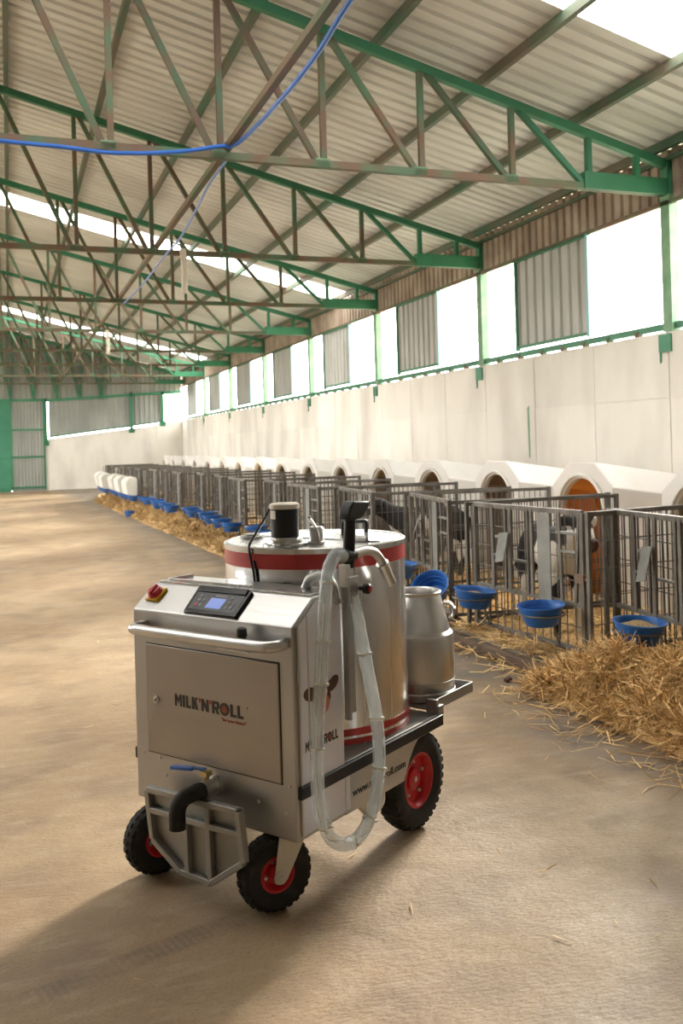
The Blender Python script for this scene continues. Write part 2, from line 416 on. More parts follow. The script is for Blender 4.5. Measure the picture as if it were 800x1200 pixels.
while sheet_y < YF:
    k = round((sheet_y - 5.86) / SW)
    sky = k in (-12, 0, 12, 13 + 13) or k in (12, 25)
    sky = k in (0, 12, 26)
    for me, nm in ((m_s if sky else m_r, 'skylight_sheet' if sky else 'roof_sheet'), (m_sl if sky else m_l, 'skylight_sheet' if sky else 'roof_sheet')):
        o = bpy.data.objects.new(nm, me); COL.objects.link(o); o.parent = ceil_; o.location = (0, sheet_y, 0)
        if sky: o['label'] = 'translucent white roof strip'
    sheet_y += SW
# purlins
pm = None
for x in (6.95, 5.94, 4.77, 3.6, 2.43, 1.26, .09):
    for xx in (x, -x + 2 * RIDGE):
        zt = roof_z(xx) - .002
        obj('purlin', MB().box((xx - .03, YB, zt - .10), (xx + .03, YF, zt)), 'purlin', ceil_, 0)
# eave strip of dark corrugated sheet over the windows
trim = tag(empty('trim_1'), 'brown weathered corrugated strip between roof edge and windows', kind='structure')
def vert_sheet(y0, y1, z0, z1, x, period=.2, depth=.03):
    ys = corr(None, y0, y1, 0, 0, 0, 0, period); vs = []
    for (yy, hh) in ys:
        for z in (z0, z1): vs.append((x + hh * depth, yy, z))
    return MB().add(vs, [(2 * i, 2 * i + 1, 2 * i + 3, 2 * i + 2) for i in range(len(ys) - 1)])
e0 = vert_sheet(0, TS, 4.19, 4.80, WX + .06, .17, .035).mesh('eave_sheet', 0); e0.materials.append(MT['eave_sheet'])
for n in range(-4, 8):
    o = bpy.data.objects.new('eave_sheet', e0); COL.objects.link(o); o.parent = trim; o.location = (0, Y0 + n * TS, 0)
obj('eave_rail', MB().box((WX - .0, YB, 4.17), (WX + .05, YF, 4.22)), 'rust', trim, 0)
obj('eave_rail', MB().box((WX - .0, YB, 4.66), (WX + .05, YF, 4.70)), 'purlin', trim, 0)

# window bays of the right wall: post, sill rail, shutter with frame
def window_bay(n, y):
    w = tag(empty('window_%d' % (n + 5), (0, y, 0)), 'open window bay above the concrete wall with a ribbed shutter', kind='structure')
    obj('column', MB().box((WX + .0, -.075, 2.75), (WX + .12, .075, 4.28)), 'green_light', w, 0)
    obj('base_plate', MB().box((WX - .02, -.06, 2.52), (WX + .012, .14, 2.72)).prism([(.115, 2.42), (.135, 2.40), (.14, 2.53), (.112, 2.53)], 'x', WX - .012, WX + .01), 'green', w, 0)
    obj('sill_rail', MB().box((WX + .03, .075, 2.775), (WX + .09, TS - .075, 2.85)), 'green', w, 0)
    for yy in (.55, 1.1, 1.6, 2.1, 2.6, 3.2, 3.8): obj('sill_block', MB().box((WX + .02, yy, 2.75), (WX + .1, yy + .06, 2.81)), 'rust', w, 0)
    s0, s1, z0, z1 = 1.52, 3.22, 2.93, 4.18
    obj('frame_bar', MB().box((WX + .0, s1, z0 - .07), (WX + .06, s1 + .05, z1 + .01)), 'green', w, 0)
    obj('frame_bar', MB().box((WX + .0, s0 - .05, z0 - .07), (WX + .06, s0, z1 + .01)), 'blue_frame', w, 0)
    obj('frame_bar', MB().box((WX + .0, s0, z0 - .04), (WX + .05, s1, z0)), 'green', w, 0)
    obj('frame_bar', MB().box((WX + .0, s0, z1 - .03), (WX + .05, s1, z1 + .01)), 'green', w, 0)
    ys = vert_sheet(s0, s1, z0, z1, WX + .03, .21, .03); obj('shutter', ys, 'shutter_sheet', w, 0)
    return w
bay = window_bay(0, Y0)
for n in range(-4, 7):
    if n == 0: continue
    c = copy_tree(bay); c.location = (0, Y0 + n * TS, 0); c.name = 'window_%d' % (n + 5)
    if n < -1:      # unseen bays, sheets added to cut light from behind the camera
        obj('light_block_sheet', vert_sheet(.08, TS - .08, 2.86, 4.19, WX + .09, .21, .03), 'shutter_sheet', c, 0)

# left wall (out of view), opened low above a concrete plinth for fill light
wl = tag(empty('wall_left'), 'concrete plinth wall with open window band on the far left side', kind='structure')
obj('plinth', MB().box((LX - .22, YB, 0), (LX, YF, 1.7)), 'concrete_wall', wl, 0)
obj('eave_sheet', MB().box((LX - .1, YB, 4.19), (LX - .05, YF, 4.8)), 'eave_sheet', wl, 0)
for n in range(-4, 8):
    obj('column', MB().box((LX - .12, Y0 + n * TS - .075, 1.7), (LX, Y0 + n * TS + .075, 4.28)), 'green_light', wl, 0)
for n in range(-4, 0):  # unseen sheets added over the near bays to darken the foreground
    sh = link('wall_sheet', MB().box((LX - .08, Y0 + n * TS + .075, 1.7), (LX - .05, Y0 + (n + 1) * TS - .075, 4.19)).mesh('wall_sheet', 0), 'end_sheet', wl)
# back wall (behind the camera)
wb = tag(empty('wall_back'), 'closed end wall of brown sheet behind the camera', kind='structure')
obj('end_wall', MB().prism([(LX, 0), (WX, 0), (WX, 4.84), (RIDGE, 6.6), (LX, 4.84)], 'y', YB - .1, YB), 'eave_sheet', wb, 0)

# far wall
wf = tag(empty('wall_far'), 'far end wall of low grey concrete below ribbed sheets', kind='structure')
obj('plinth', MB().prism([(1.1, 0), (7.0, 0), (7.0, 2.74), (6.15, 2.74), (5.9, 2.56), (1.1, 2.05)], 'y', YF, YF + .25), 'concrete_wall', wf, 0)
obj('cap_block', MB().prism([(5.92, 2.0), (6.98, 2.0), (6.98, 2.74), (6.15, 2.74), (5.92, 2.58)], 'y', YF - .03, YF), 'concrete_wall', wf, 0)
def far_sheet(x0, x1, zb0, zb1, zt0, zt1, m, y=YF + .05, period=.2):
    ys = corr(None, x0, x1, 0, 0, 0, 0, period); vs = []
    for (xx, hh) in ys:
        t = (xx - x0) / (x1 - x0)
        for z in (zb0 + (zb1 - zb0) * t, zt0 + (zt1 - zt0) * t): vs.append((xx, y - hh * .03, z))
    return obj('wall_sheet', MB().add(vs, [(2 * i, 2 * i + 1, 2 * i + 3, 2 * i + 2) for i in range(len(ys) - 1)]), m, wf, 0)
far_sheet(1.56, 4.84, 2.17, 2.51, 3.70, 3.92, 'end_sheet'); far_sheet(4.90, 6.14, 2.56, 2.72, 3.92, 4.0, 'end_sheet')
far_sheet(-7.2, -.1, 3.60, 3.60, 4.86, 6.62, 'end_sheet'); far_sheet(-.1, 7.0, 3.58, 3.90, 6.6, 4.84, 'end_sheet')
far_sheet(-7.2, -1.6, 0, 0, 3.68, 3.68, 'end_sheet')
for x, zb, zt in ((1.43, 2.0, 3.75), (4.87, 2.45, 3.95), (6.17, 2.7, 4.0)):
    obj('column', MB().box((x - .06, YF - .06, zb), (x + .06, YF + .06, zt)), 'green', wf, 0)
    obj('base_plate', MB().box((x - .12, YF - .04, zb - .18), (x + .12, YF + .0, zb)), 'green', wf, 0)
obj('head_rail', MB().bar((-7, YF - .02, 3.68), (1.43, YF - .02, 3.68), .08, .1), 'green', wf, 0)
obj('head_rail', MB().bar((1.43, YF - .02, 3.66), (7.0, YF - .02, 3.98), .08, .1), 'green', wf, 0)
obj('sill_rail', MB().bar((1.43, YF - .02, 2.15), (6.17, YF - .02, 2.72), .05, .06), 'green', wf, 0)
# gable lattice above the doors
for x in (-3.2, -2.4, -1.6, -.75, .12, 1.0, 1.9, 2.8, 3.7):
    zt = roof_z(x) - .15
    obj('lattice_bar', MB().bar((x, YF - .08, 3.7), (x - .45, YF - .08, min(zt, roof_z(x - .45) - .15)), .08, .08), 'green', wf, 0)
    obj('lattice_bar', MB().bar((x, YF - .08, 3.7), (x + .12, YF - .08, roof_z(x + .12) - .15), .07, .07), 'green', wf, 0)
# doors of the far wall
d1 = tag(empty('door_1'), 'green sliding barn door at the far end', kind='structure')
obj('door_leaf', MB().box((-1.6, YF - .1, .0), (.05, YF - .03, 3.66)), 'door_green', d1, 0)
for z in (.1, 1.3, 2.4, 3.5): obj('door_rail', MB().box((-1.6, YF - .13, z), (.05, YF - .1, z + .08)), 'green', d1, 0)
d2 = tag(empty('door_2'), 'grey ribbed sheet door beside the green door', kind='structure')
dl = far_sheet(.1, 1.36, .0, .0, 3.66, 3.66, 'end_sheet', YF - .02, .12); dl.name = 'door_leaf'; dl.parent = d2
for z in (.12, 1.35, 2.45): obj('door_rail', MB().box((.08, YF - .09, z), (1.38, YF - .05, z + .07)), 'green', d2, 0)
for x in (.08, 1.36): obj('door_stile', MB().box((x - .04, YF - .09, .05), (x + .04, YF - .05, 3.62)), 'green', d2, 0)

# ------------------------------------------------------------------ roof trusses
VX = [6.63, 6.0, 5.05, 4.0, 2.95, 1.93, .93, -.1]
def tz(x): return 4.62 + .247 * (7.05 - abs(x - RIDGE) - RIDGE)       # centre line of the top chord
def make_truss():
    t = empty('roof_truss', (0, Y0, 0))
    ZB = 4.31
    for s in (1, -1):
        X = lambda x: x if s > 0 else 2 * RIDGE - x
        obj('top_chord', MB().bar((X(7.12), 0, tz(7.12)), (RIDGE, 0, tz(RIDGE)), .08, .09), 'green', t, 0)
        obj('bottom_chord', MB().bar((X(7.0), 0, ZB), (RIDGE, 0, ZB), .07, .07), 'rusty', t, 0)
        obj('heel_beam', MB().box((min(X(7.08), X(5.92)), -.05, 4.275), (max(X(7.08), X(5.92)), .05, 4.46)), 'green', t, 0)
        obj('heel_post', MB().box((min(X(7.0), X(7.12)), -.06, 4.28), (max(X(7.0), X(7.12)), .06, 4.70)), 'green', t, 0)
        for i, x in enumerate(VX):
            if s < 0 and i == 7: continue
            w = .055 if i > 1 else .06
            obj('vertical', MB().bar((X(x), 0, ZB), (X(x), 0, tz(x)), w, w), 'green' if i < 2 else 'rusty', t, 0)
            if i >= 1 and i < 7:
                x2 = VX[i + 1]
                obj('diagonal', MB().bar((X(x2) + .06 * s, 0, tz(x2) - .03), (X(x) - .07 * s, 0, ZB + .02), .055, .055), 'rusty' if i > 1 else 'green', t, 0)
            if 2 <= i < 7: obj('gusset', MB().box((X(x) - .09, -.035, ZB - .03), (X(x) + .05, .035, ZB + .05)), 'green_light', t, 0)
    return t
truss = make_truss()
tlab = ['nearest green and rusty steel roof truss, blue hose draped along it', 'second roof truss from the camera, a white tube hanging at it', 'third green roof truss from the camera',
        'fourth roof truss from the camera, a small white tube hanging at it', 'fifth green roof truss from the camera', 'sixth green roof truss from the camera', 'seventh green roof truss, second from the far end',
        'farthest green roof truss before the end wall']
tag(truss, tlab[0], 'roof truss', 'steel roof trusses')
for n in range(1, 8):
    c = copy_tree(truss); c.location = (0, Y0 + n * TS - (.25 if n == 7 else 0), 0); c['label'] = tlab[n]
# longitudinal pipe on the bottom chords
tag(obj('brace_pipe', MB().bar((2.0, 2.0, 4.40), (2.0, YF, 4.40), .06, .06), 'rust', None, 0), 'long rusty brown pipe running lengthwise over the truss bottom chords', 'pipe')
hp = spline([(2.12, 2.0, 4.5), (2.07, 4.4, 4.40), (2.05, 5.3, 4.32), (2.05, 5.9, 4.262), (2.05, 6.75, 4.272), (2.04, 7.8, 4.33), (2.0, 8.20, 4.36), (1.9, 8.22, 4.36), (1.5, 8.24, 4.28), (.95, 8.24, 4.225), (.5, 8.24, 4.24), (0, 8.24, 4.25), (-1.5, 8.24, 4.29)], 6)
tag(obj('blue_hose', MB().tube(hp, .019, 8), 'blue_hose'), 'bright blue hose sagging under the nearest roof truss', 'hose')
hp = spline([(2.05, 8.45, 4.36), (2.05, 9.4, 4.36), (2.05, 10.15, 4.27), (2.05, 11.25, 4.18), (2.05, 12.5, 4.20), (2.05, 14.6, 4.19), (2.05, 17., 4.27)], 6)
tag(obj('blue_hose', MB().tube(hp, .013, 8), 'pale_hose'), 'pale blue hose sagging below the rusty pipe farther back', 'hose')
for (x, yy, z0, z1, r, lab) in ((2.34, 12.56, 3.73, 4.34, .045, 'white hanging tube near the second roof truss'), (2.17, 21.2, 3.76, 4.30, .04, 'small white hanging tube near the fourth roof truss')):
    t = tag(empty('hanging_tube', (x, yy, z0)), lab, 'tube', 'white hanging tubes')
    obj('tube', MB().tube([(0, 0, 0), (.01, 0, .3), (-.01, 0, z1 - z0)], r, 12), 'lamp_white', t)
    obj('hook', MB().tube([(-.01, 0, z1 - z0), (-.05, 0, z1 - z0 + .06), (-.17, 0, z1 - z0 + .10)], .014, 6), 'rust', t)

# ------------------------------------------------------------------ calf hutches
def make_hutch(inner):
    """front at x=0, axis +x, centred on y=0"""
    L_ = 1.72
    def ring(x, k, zt, inset=0.):
        # outline as (y,z) for half: bottom to top
        w0, w1, w2 = (.58 - inset) * k, (.475 - inset) * k, (.205 - inset * .5) * k
        zs = zt - .22
        pts = [(-w0, 0), (-w1 - .02, zs * .75), (-w1, zs), (-w2, zt - inset), (w2, zt - inset), (w1, zs), (w1 + .02, zs * .75), (w0, 0)]
        return [(x, a, b) for (a, b) in pts]
    # front face with an arched opening
    zt = 1.345
    out = [(a, b) for (_, a, b) in ring(0, 1, zt)]
    ow, spring, top = .335, .86, 1.20
    arch = [(-ow, .10)] + [(-ow * math.cos(q), spring + (top - spring) * math.sin(q)) for q in np.linspace(0, PI, 15)] + [(ow, .10)]
    bm = bmesh.new()
    vo = [bm.verts.new((0, a, b)) for a, b in out]; vi = [bm.verts.new((0, a, b)) for a, b in arch]
    edges = [bm.edges.new((vo[i], vo[(i + 1) % len(vo)])) for i in range(len(vo))] + [bm.edges.new((vi[i], vi[(i + 1) % len(vi)])) for i in range(len(vi))]
    bmesh.ops.triangle_fill(bm, use_beauty=True, edges=edges)
    # raised lip around the opening
    vl = [bm.verts.new((.05, a, b)) for a, b in arch]
    for i in range(len(vi)): 
        j = (i + 1) % len(vi); bm.faces.new((vi[i], vi[j], vl[j], vl[i]))
    rings = [vo]
    for (x, k, z) in ((.02, 1.012, 1.352), (L_ * .5, .97, 1.225), (L_, .92, 1.10)):
        rings.append([bm.verts.new(p) for p in ring(x, k, z)])
    for a, b in zip(rings[:-1], rings[1:]):
        for i in range(7): bm.faces.new((a[i], a[i + 1], b[i + 1], b[i]))
    bm.faces.new(rings[-1])
    bmesh.ops.recalc_face_normals(bm, faces=bm.faces)
    me = bpy.data.meshes.new('shell'); bm.to_mesh(me); bm.free()
    root = empty('calf_hutch')
    sh = link('shell', me, 'hutch', root)
    bv = sh.modifiers.new('bevel', 'BEVEL'); bv.width = .02; bv.segments = 2; bv.limit_method = 'ANGLE'; bv.angle_limit = math.radians(20)
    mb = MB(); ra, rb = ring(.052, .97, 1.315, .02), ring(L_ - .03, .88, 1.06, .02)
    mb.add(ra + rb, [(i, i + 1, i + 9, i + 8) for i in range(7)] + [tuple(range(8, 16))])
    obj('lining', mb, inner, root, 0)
    # ring moulding around the doorway
    pts = [(-.012, -ow - .035, .12)] + [(-.012, -(ow + .035) * math.cos(q), spring + (top - spring + .035) * math.sin(q)) for q in np.linspace(0, PI, 15)] + [(-.012, ow + .035, .12)]
    obj('doorway_rim', MB().tube(pts, .018, 6), 'hutch', root)
    return root
def hutch_pos(k): return (5.05 - .0255 * max(0, k - 3), 7.28 + 1.60 * (k - 2) + (.0 if k < 4 else 0), 0)
h_or = make_hutch('hutch_in_glow'); h_or.location = hutch_pos(2)
tag(h_or, 'white calf hutch with a bright orange glowing interior', 'calf hutch', 'white calf hutches along the wall')
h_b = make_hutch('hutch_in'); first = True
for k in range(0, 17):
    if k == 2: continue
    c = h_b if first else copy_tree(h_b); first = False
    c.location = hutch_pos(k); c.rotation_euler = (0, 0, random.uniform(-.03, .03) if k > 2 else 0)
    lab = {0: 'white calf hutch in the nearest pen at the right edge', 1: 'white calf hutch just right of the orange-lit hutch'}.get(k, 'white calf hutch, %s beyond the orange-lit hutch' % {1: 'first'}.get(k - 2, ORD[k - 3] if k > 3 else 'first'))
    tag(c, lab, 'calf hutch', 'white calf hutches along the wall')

# ------------------------------------------------------------------ calf pens
PW, FH = 1.42, 1.075
def wire_panel(length, z0, z1, dv=.055, dh=.16, r=.0028, axis='x'):
    mb = MB(); n = int(length / dv)
    P = (lambda a, z: (a, 0, z)) if axis == 'x' else (lambda a, z: (0, a, z))
    for i in range(1, n): a = i * length / n; mb.bar(P(a, z0), P(a, z1), r * 2, r * 2)
    m = max(1, int((z1 - z0) / dh))
    for j in range(1, m): z = z0 + j * (z1 - z0) / m; mb.bar(P(0, z), P(length, z), r * 2, r * 2)
    return mb
def make_pen():
    """root at the near front corner; +y runs away along the front, +x into the pen"""
    p = empty('calf_pen'); G = 'galv'
    for yy, nm in ((.0, 'near'), (PW, 'far')):
        sp = obj('side_panel', MB().bar((-.04, 0, FH), (1.46, 0, FH), .03, .03).bar((-.04, 0, .14), (1.46, 0, .14), .025, .025)
                 .bar((-.04, 0, .0), (-.04, 0, FH + .015), .028, .028).bar((1.46, 0, .02), (1.46, 0, FH + .02), .034, .034), G, p, 0)
        sp.location = (0, yy, 0)
        wm = link('wire_mesh', wire_panel(1.48, .14, FH).mesh('wire_mesh', 0), G, sp)
    a, b = .10, PW - .06
    g = obj('front_gate', MB().bar((0, a, FH), (0, b, FH), .03, .035).bar((0, a, .13), (0, b, .13), .03, .035).bar((0, a, .44), (0, b, .44), .03, .03)
            .bar((0, a, .05), (0, a, FH), .034, .034).bar((0, b, .05), (0, b, FH), .038, .038), G, p, 0)
    w = wire_panel(b - a, .13, FH, dv=.085, dh=.15, axis='y').mesh('wire_mesh', 0); wo = link('wire_mesh', w, G, g); wo.location = (0, a, 0)
    # photo left to right = far to near
    for (u0_, u1_, wd) in ((.24, .25, .036), (.41, .41, .018), (.47, .46, .036), (.68, .68, .022), (.725, .725, .03), (1.03, 1.05, .025), (1.24, 1.19, .02)):
        o = obj('feed_bar', MB().bar((-.012, b - u0_, FH), (-.012, b - u1_, .44), .016, wd, (0, 1, 0)), G, g, 0)
    obj('lock_plate', MB().box((-.03, b - .95, .40), (-.022, b - .81, FH - .02)), 'galv_light', g, 0)
    fl = MB(); fl.add([(-.03, b - .36, .87), (-.05, b - .50, .89), (-.16, b - .58, .69), (-.12, b - .42, .66)], [(0, 1, 2, 3)])
    fo = obj('flap', fl, 'galv_light', g, 0); so = fo.modifiers.new('solid', 'SOLIDIFY'); so.thickness = .006
    for (ya, yb, z) in ((b - .28, b - .44, .84), (b - 1.0, b - 1.22, .93), (b - 1.0, b - 1.2, .80), (b - .50, b - .68, .68), (b - .26, b - .42, .70)):
        obj('rung', MB().bar((-.01, ya, z), (-.01, yb, z), .018, .018), 'galv_light', g, 0)
    for yc in (b - .21, b - 1.03):
        rg = obj('bowl_ring', MB().tube([(-.185 + .158 * math.cos(q), yc + .158 * math.sin(q), .375) for q in np.linspace(0, 2 * PI, 25)], .007, 6, False)
                 .tube([(-.02, yc, .375), (-.03, yc, .18)], .008, 6).tube([(-.10, yc + .02, .37), (-.02, yc + .02, .14)], .008, 6), G, g)
    lt = obj('latch', MB().box((-.05, a - .05, .60), (.03, a + .03, .66)).bar((-.03, a - .10, .63), (-.03, a + .05, .63), .02, .02), 'rust', g, 0)
    return p
PENS = []
def fx(y): return 3.60 - .028 * (y - 6)
for k in range(17):
    if k == 0: n_, f_ = (3.78, 3.86), (3.88, 5.27)
    elif k == 1: n_, f_ = (3.66, 5.16), (3.50, 6.55)
    elif k == 2: n_, f_ = (3.46, 6.80), (3.70, 8.24)
    else:
        yn = 8.45 + 1.58 * (k - 3); n_ = (fx(yn) + random.uniform(-.10, .04), yn); f_ = (n_[0] + random.uniform(-.05, .16), yn + PW)
    PENS.append((n_, f_))
pen0 = make_pen()
for k, (n_, f_) in enumerate(PENS):
    c = pen0 if k == 0 else copy_tree(pen0)
    c.location = (n_[0], n_[1], 0); c.rotation_euler = (0, 0, -math.atan2(f_[0] - n_[0], f_[1] - n_[1]))
    lab = {0: 'nearest galvanised calf pen, cut off by the right edge', 1: 'galvanised mesh calf pen holding the black and white calf', 2: 'third galvanised calf pen, behind the steel milk can'}.get(k, '%s galvanised mesh calf pen along the row' % ORD[k])
    if k == 16: lab = 'farthest galvanised mesh calf pen at the end of the row'
    tag(c, lab, 'calf pen', 'calf pens in a row')
for ch in pen0.children:
    if ch.name.startswith('front_gate'):
        rings_ = sorted([c for c in ch.children if c.name.startswith('bowl_ring')], key=lambda o: o.name)
        rings_[0].location.y = -.32; bpy.data.objects.remove(rings_[1])
for ch in bpy.data.objects['calf_pen.002'].children:
    if ch.name.startswith('front_gate'):
        [c for c in ch.children if c.name.startswith('bowl_ring')][1].location = (.05, -.28, -.04)
def pen_pt(k, x, y, z=0):
    (n_, f_) = PENS[k]; a = -math.atan2(f_[0] - n_[0], f_[1] - n_[1])
    return (n_[0] + x * math.cos(a) - y * math.sin(a), n_[1] + x * math.sin(a) + y * math.cos(a), z)

# ------------------------------------------------------------------ feed bowls
def make_bowl():
    prof = [(.0, 0), (.105, 0), (.112, .006), (.125, .05), (.131, .052), (.140, .09), (.146, .092), (.153, .125), (.166, .130), (.168, .138), (.160, .140), (.148, .128),
            (.140, .094), (.134, .092), (.126, .056), (.120, .054), (.106, .012), (.0, .010)]
    me = MB().lathe(prof, 32).mesh('feed_bowl', 35); me.materials.append(MT['blue']); return me
bowl_me = make_bowl()
grain_me = MB().lathe([(.0, .075), (.05, .085), (.09, .07), (.132, .06)], 24).mesh('grain', 60)
bgap = PW - .06
def bowl(loc, lab, rot=(0, 0, 0)):
    o = bpy.data.objects.new('feed_bowl', bowl_me); COL.objects.link(o); o.location = loc; o.rotation_euler = rot
    tag(o, lab, 'bowl', 'blue plastic feed bowls'); return o
for k in range(17):
    for j, u in enumerate((.53, .95) if k == 0 else (.21, 1.03)):
        if k == 0 and j == 1: continue
        p = pen_pt(k, -.185, bgap - u, .300)
        side = ('left', 'right')[j]
        lab = {(0, 0): 'blue feed bowl of yellow grain nearest the straw heap', (1, 0): 'blue feed bowl with some grain, left one on the calf pen', (1, 1): 'blue feed bowl, right one below the grey plate of the calf pen',
               (2, 0): 'blue feed bowl half hidden by the tank, above the milk can', (2, 1): 'tilted blue feed bowl showing its inside, above the milk can'}.get((k, j), 'blue feed bowl in the %s ring of the %s pen' % (side, ORD[k]))
        rot = (random.uniform(-.06, .06), random.uniform(-.06, .06), 0)
        if (k, j) == (2, 1): rot = (.42, -.62, 0); p = (3.31, 6.90, .295)
        if (k, j) == (1, 0): rot = (.06, .10, 0)
        bowl(p, lab, rot)
        if (k, j) in ((0, 0), (1, 0), (2, 0)):
            g = link('grain_feed', grain_me, 'grain'); g.location = (p[0], p[1], p[2] + .03); g.rotation_euler = rot; g.scale = (.97, .97, 1.2 if k == 0 else 1.0)
            tag(g, {0: 'yellow grain in the bowl nearest the straw heap', 1: 'yellow grain in the left bowl of the calf pen', 2: 'grain in the bowl beside the tank'}[k], 'grain', kind='stuff')
bowl((2.66, 21.9, .0), 'blue bowl standing alone on the floor beside the far straw', (0, 0, 0))

# white boxes hung on the far pens
def make_feeder():
    root = empty('feeder_box')
    prof = [(-.26, .06), (-.05, .0), (0, .06), (0, .44), (-.06, .50), (-.20, .48), (-.30, .38)]
    obj('tub', MB().prism([(x, z) for x, z in prof], 'y', 0, .95), 'white_plastic', root, 0, .03, 3)
    for yy in (.15, .75): obj('hook', MB().tube([(-.03, yy, .48), (.0, yy, .66), (.06, yy, .64)], .012, 6), 'galv', root)
    return root
fb = make_feeder()
for i, k in enumerate((12, 13, 14, 15, 16)):
    c = fb if i == 0 else copy_tree(fb)
    p = pen_pt(k, -.09, .25, .40); c.location = p
    tag(c, ['nearest white plastic box hung on the far pens', 'second white plastic box hung on the far pens', 'third white plastic box hung on the far pens', 'fourth white plastic box hung on the far pens', 'farthest white plastic box hung on the far pens'][i], 'feeder box', 'white boxes on the far pens')

# ------------------------------------------------------------------ calves
def make_calf(m, loc, rz, lab, head_dz=0.):
    """+x is forward"""
    V = [(-.36, 0, .70), (-.18, 0, .715), (.05, 0, .69), (.24, 0, .71), (.36, 0, .77), (.47, 0, .86 + head_dz), (.56, 0, .90 + head_dz), (.66, 0, .84 + head_dz), (.74, 0, .785 + head_dz)]
    R = [(.12, .14), (.155, .17), (.165, .185), (.15, .175), (.105, .115), (.085, .095), (.088, .09), (.066, .066), (.055, .05)]
    Ed = [(i, i + 1) for i in range(8)]
    for s in (1, -1):
        for (b, chain) in ((3, [((.27, .10 * s, .52), .075), ((.29, .10 * s, .36), .045), ((.28, .10 * s, .20), .036), ((.28, .10 * s, .09), .030), ((.31, .10 * s, .02), .036)]),
                           (0, [((-.33, .11 * s, .54), .10), ((-.27, .12 * s, .43), .065), ((-.38, .12 * s, .29), .042), ((-.36, .12 * s, .10), .031), ((-.33, .12 * s, .02), .036)])):
            prev = b
            for (p, r) in chain: V.append(p); R.append((r, r)); Ed.append((prev, len(V) - 1)); prev = len(V) - 1
        # ears
        V.append((.50, .11 * s, .93 + head_dz)); R.append((.03, .04)); Ed.append((6, len(V) - 1)); V.append((.48, .19 * s, .905 + head_dz)); R.append((.018, .045)); Ed.append((len(V) - 2, len(V) - 1))
    # tail
    prev = 0
    for p in ((-.50, 0, .72), (-.53, 0, .55), (-.53, 0, .38)): V.append(p); R.append((.018, .018)); Ed.append((prev, len(V) - 1)); prev = len(V) - 1
    me = bpy.data.meshes.new('calf'); me.from_pydata(V, Ed, [])
    o = link('calf', me, m)
    sk = o.modifiers.new('skin', 'SKIN'); sk.use_smooth_shade = True
    for i, s_ in enumerate(me.skin_vertices[0].data): s_.radius = R[i]; s_.use_root = (i == 1)
    ss = o.modifiers.new('sub', 'SUBSURF'); ss.levels = 2; ss.render_levels = 2
    o.location = loc; o.rotation_euler = (0, 0, rz)
    tag(o, lab, 'calf', 'calves in the pens')
    for s in (1, -1):
        e = link('eye', MB().lathe([(.0, -.016), (.012, -.011), (.016, 0), (.012, .011), (0, .016)], 12).mesh('eye'), 'black_gloss', o); e.location = (.60, .078 * s, .885 + head_dz)
    nz = link('muzzle', MB().lathe([(.0, -.03), (.04, -.022), (.052, 0), (.04, .022), (0, .03)], 16, axis='x').mesh('muzzle'), 'cow_brown', o); nz.location = (.775, 0, .775 + head_dz)
    return o
calf_a = make_calf('calf', (3.99, 6.17, 0), math.radians(-97), 'black and white calf standing behind the gate bars')
calf_a.scale = (.85, .9, 1.05)
make_calf('calf_dark', (4.35, 9.25, 0), math.radians(165), 'mostly black calf in the fourth pen behind the tank', .0)

# ------------------------------------------------------------------ straw
def strands(name, n, place, m, lab, wmin=.003, wmax=.007, lmin=.06, lmax=.24, flat=.5, base=None, cat='straw'):
    P = place(n); n = len(P)
    th = rng.uniform(0, 2 * PI, n); ph = rng.normal(0, flat, n); L = rng.uniform(lmin, lmax, n); W = rng.uniform(wmin, wmax, n)
    dr = np.stack([np.cos(th) * np.cos(ph), np.sin(th) * np.cos(ph), np.sin(ph)], 1)
    up = np.stack([rng.normal(0, .5, n), rng.normal(0, .5, n), np.ones(n)], 1)
    sd = np.cross(dr, up); sd /= np.linalg.norm(sd, axis=1)[:, None]
    nm = np.cross(sd, dr)
    bend = rng.normal(0, .12, n)[:, None] * L[:, None]
    vs = np.empty((n, 6, 3))
    for i, t in enumerate((-.5, 0, .5)):
        c = P + dr * (t * L)[:, None] + nm * (bend * (0 if i == 1 else -1) + 0)
        ww = (W * (1. if i < 2 else .5))[:, None]
        vs[:, 2 * i] = c - sd * ww; vs[:, 2 * i + 1] = c + sd * ww
    vs[:, :, 2] = np.maximum(vs[:, :, 2], .004)
    idx = np.arange(n)[:, None] * 6
    fc = np.concatenate([idx + np.array([[0, 1, 3, 2]]), idx + np.array([[2, 3, 5, 4]])], 0)
    V = vs.reshape(-1, 3); F = fc
    if base is not None:
        bv, bf = base; F2 = np.array(bf) + len(V); V = np.concatenate([V, np.array(bv)]); F = np.concatenate([F, F2])
    me = bpy.data.meshes.new(name); me.from_pydata(V.tolist(), [], F.tolist())
    o = link(name, me, m); tag(o, lab, cat, kind='stuff'); return o
def lump(x, y): return .5 + .22 * np.sin(7.1 * x + 3.3 * y) + .2 * np.sin(11.3 * y - 4.7 * x + 1) + .12 * np.sin(23 * x + 17 * y)
def grid_base(x0, x1, y0, y1, nx, ny, hf, dz=-.02):
    xs = np.linspace(x0, x1, nx); ys = np.linspace(y0, y1, ny); X, Y = np.meshgrid(xs, ys); Z = hf(X, Y) + dz
    v = np.stack([X.ravel(), Y.ravel(), Z.ravel()], 1); f = []
    for j in range(ny - 1):
        for i in range(nx - 1):
            a = j * nx + i
            if max(Z.ravel()[a], Z.ravel()[a + 1], Z.ravel()[a + nx], Z.ravel()[a + nx + 1]) > 0: f.append((a, a + 1, a + nx + 1, a + nx))
    return v, f
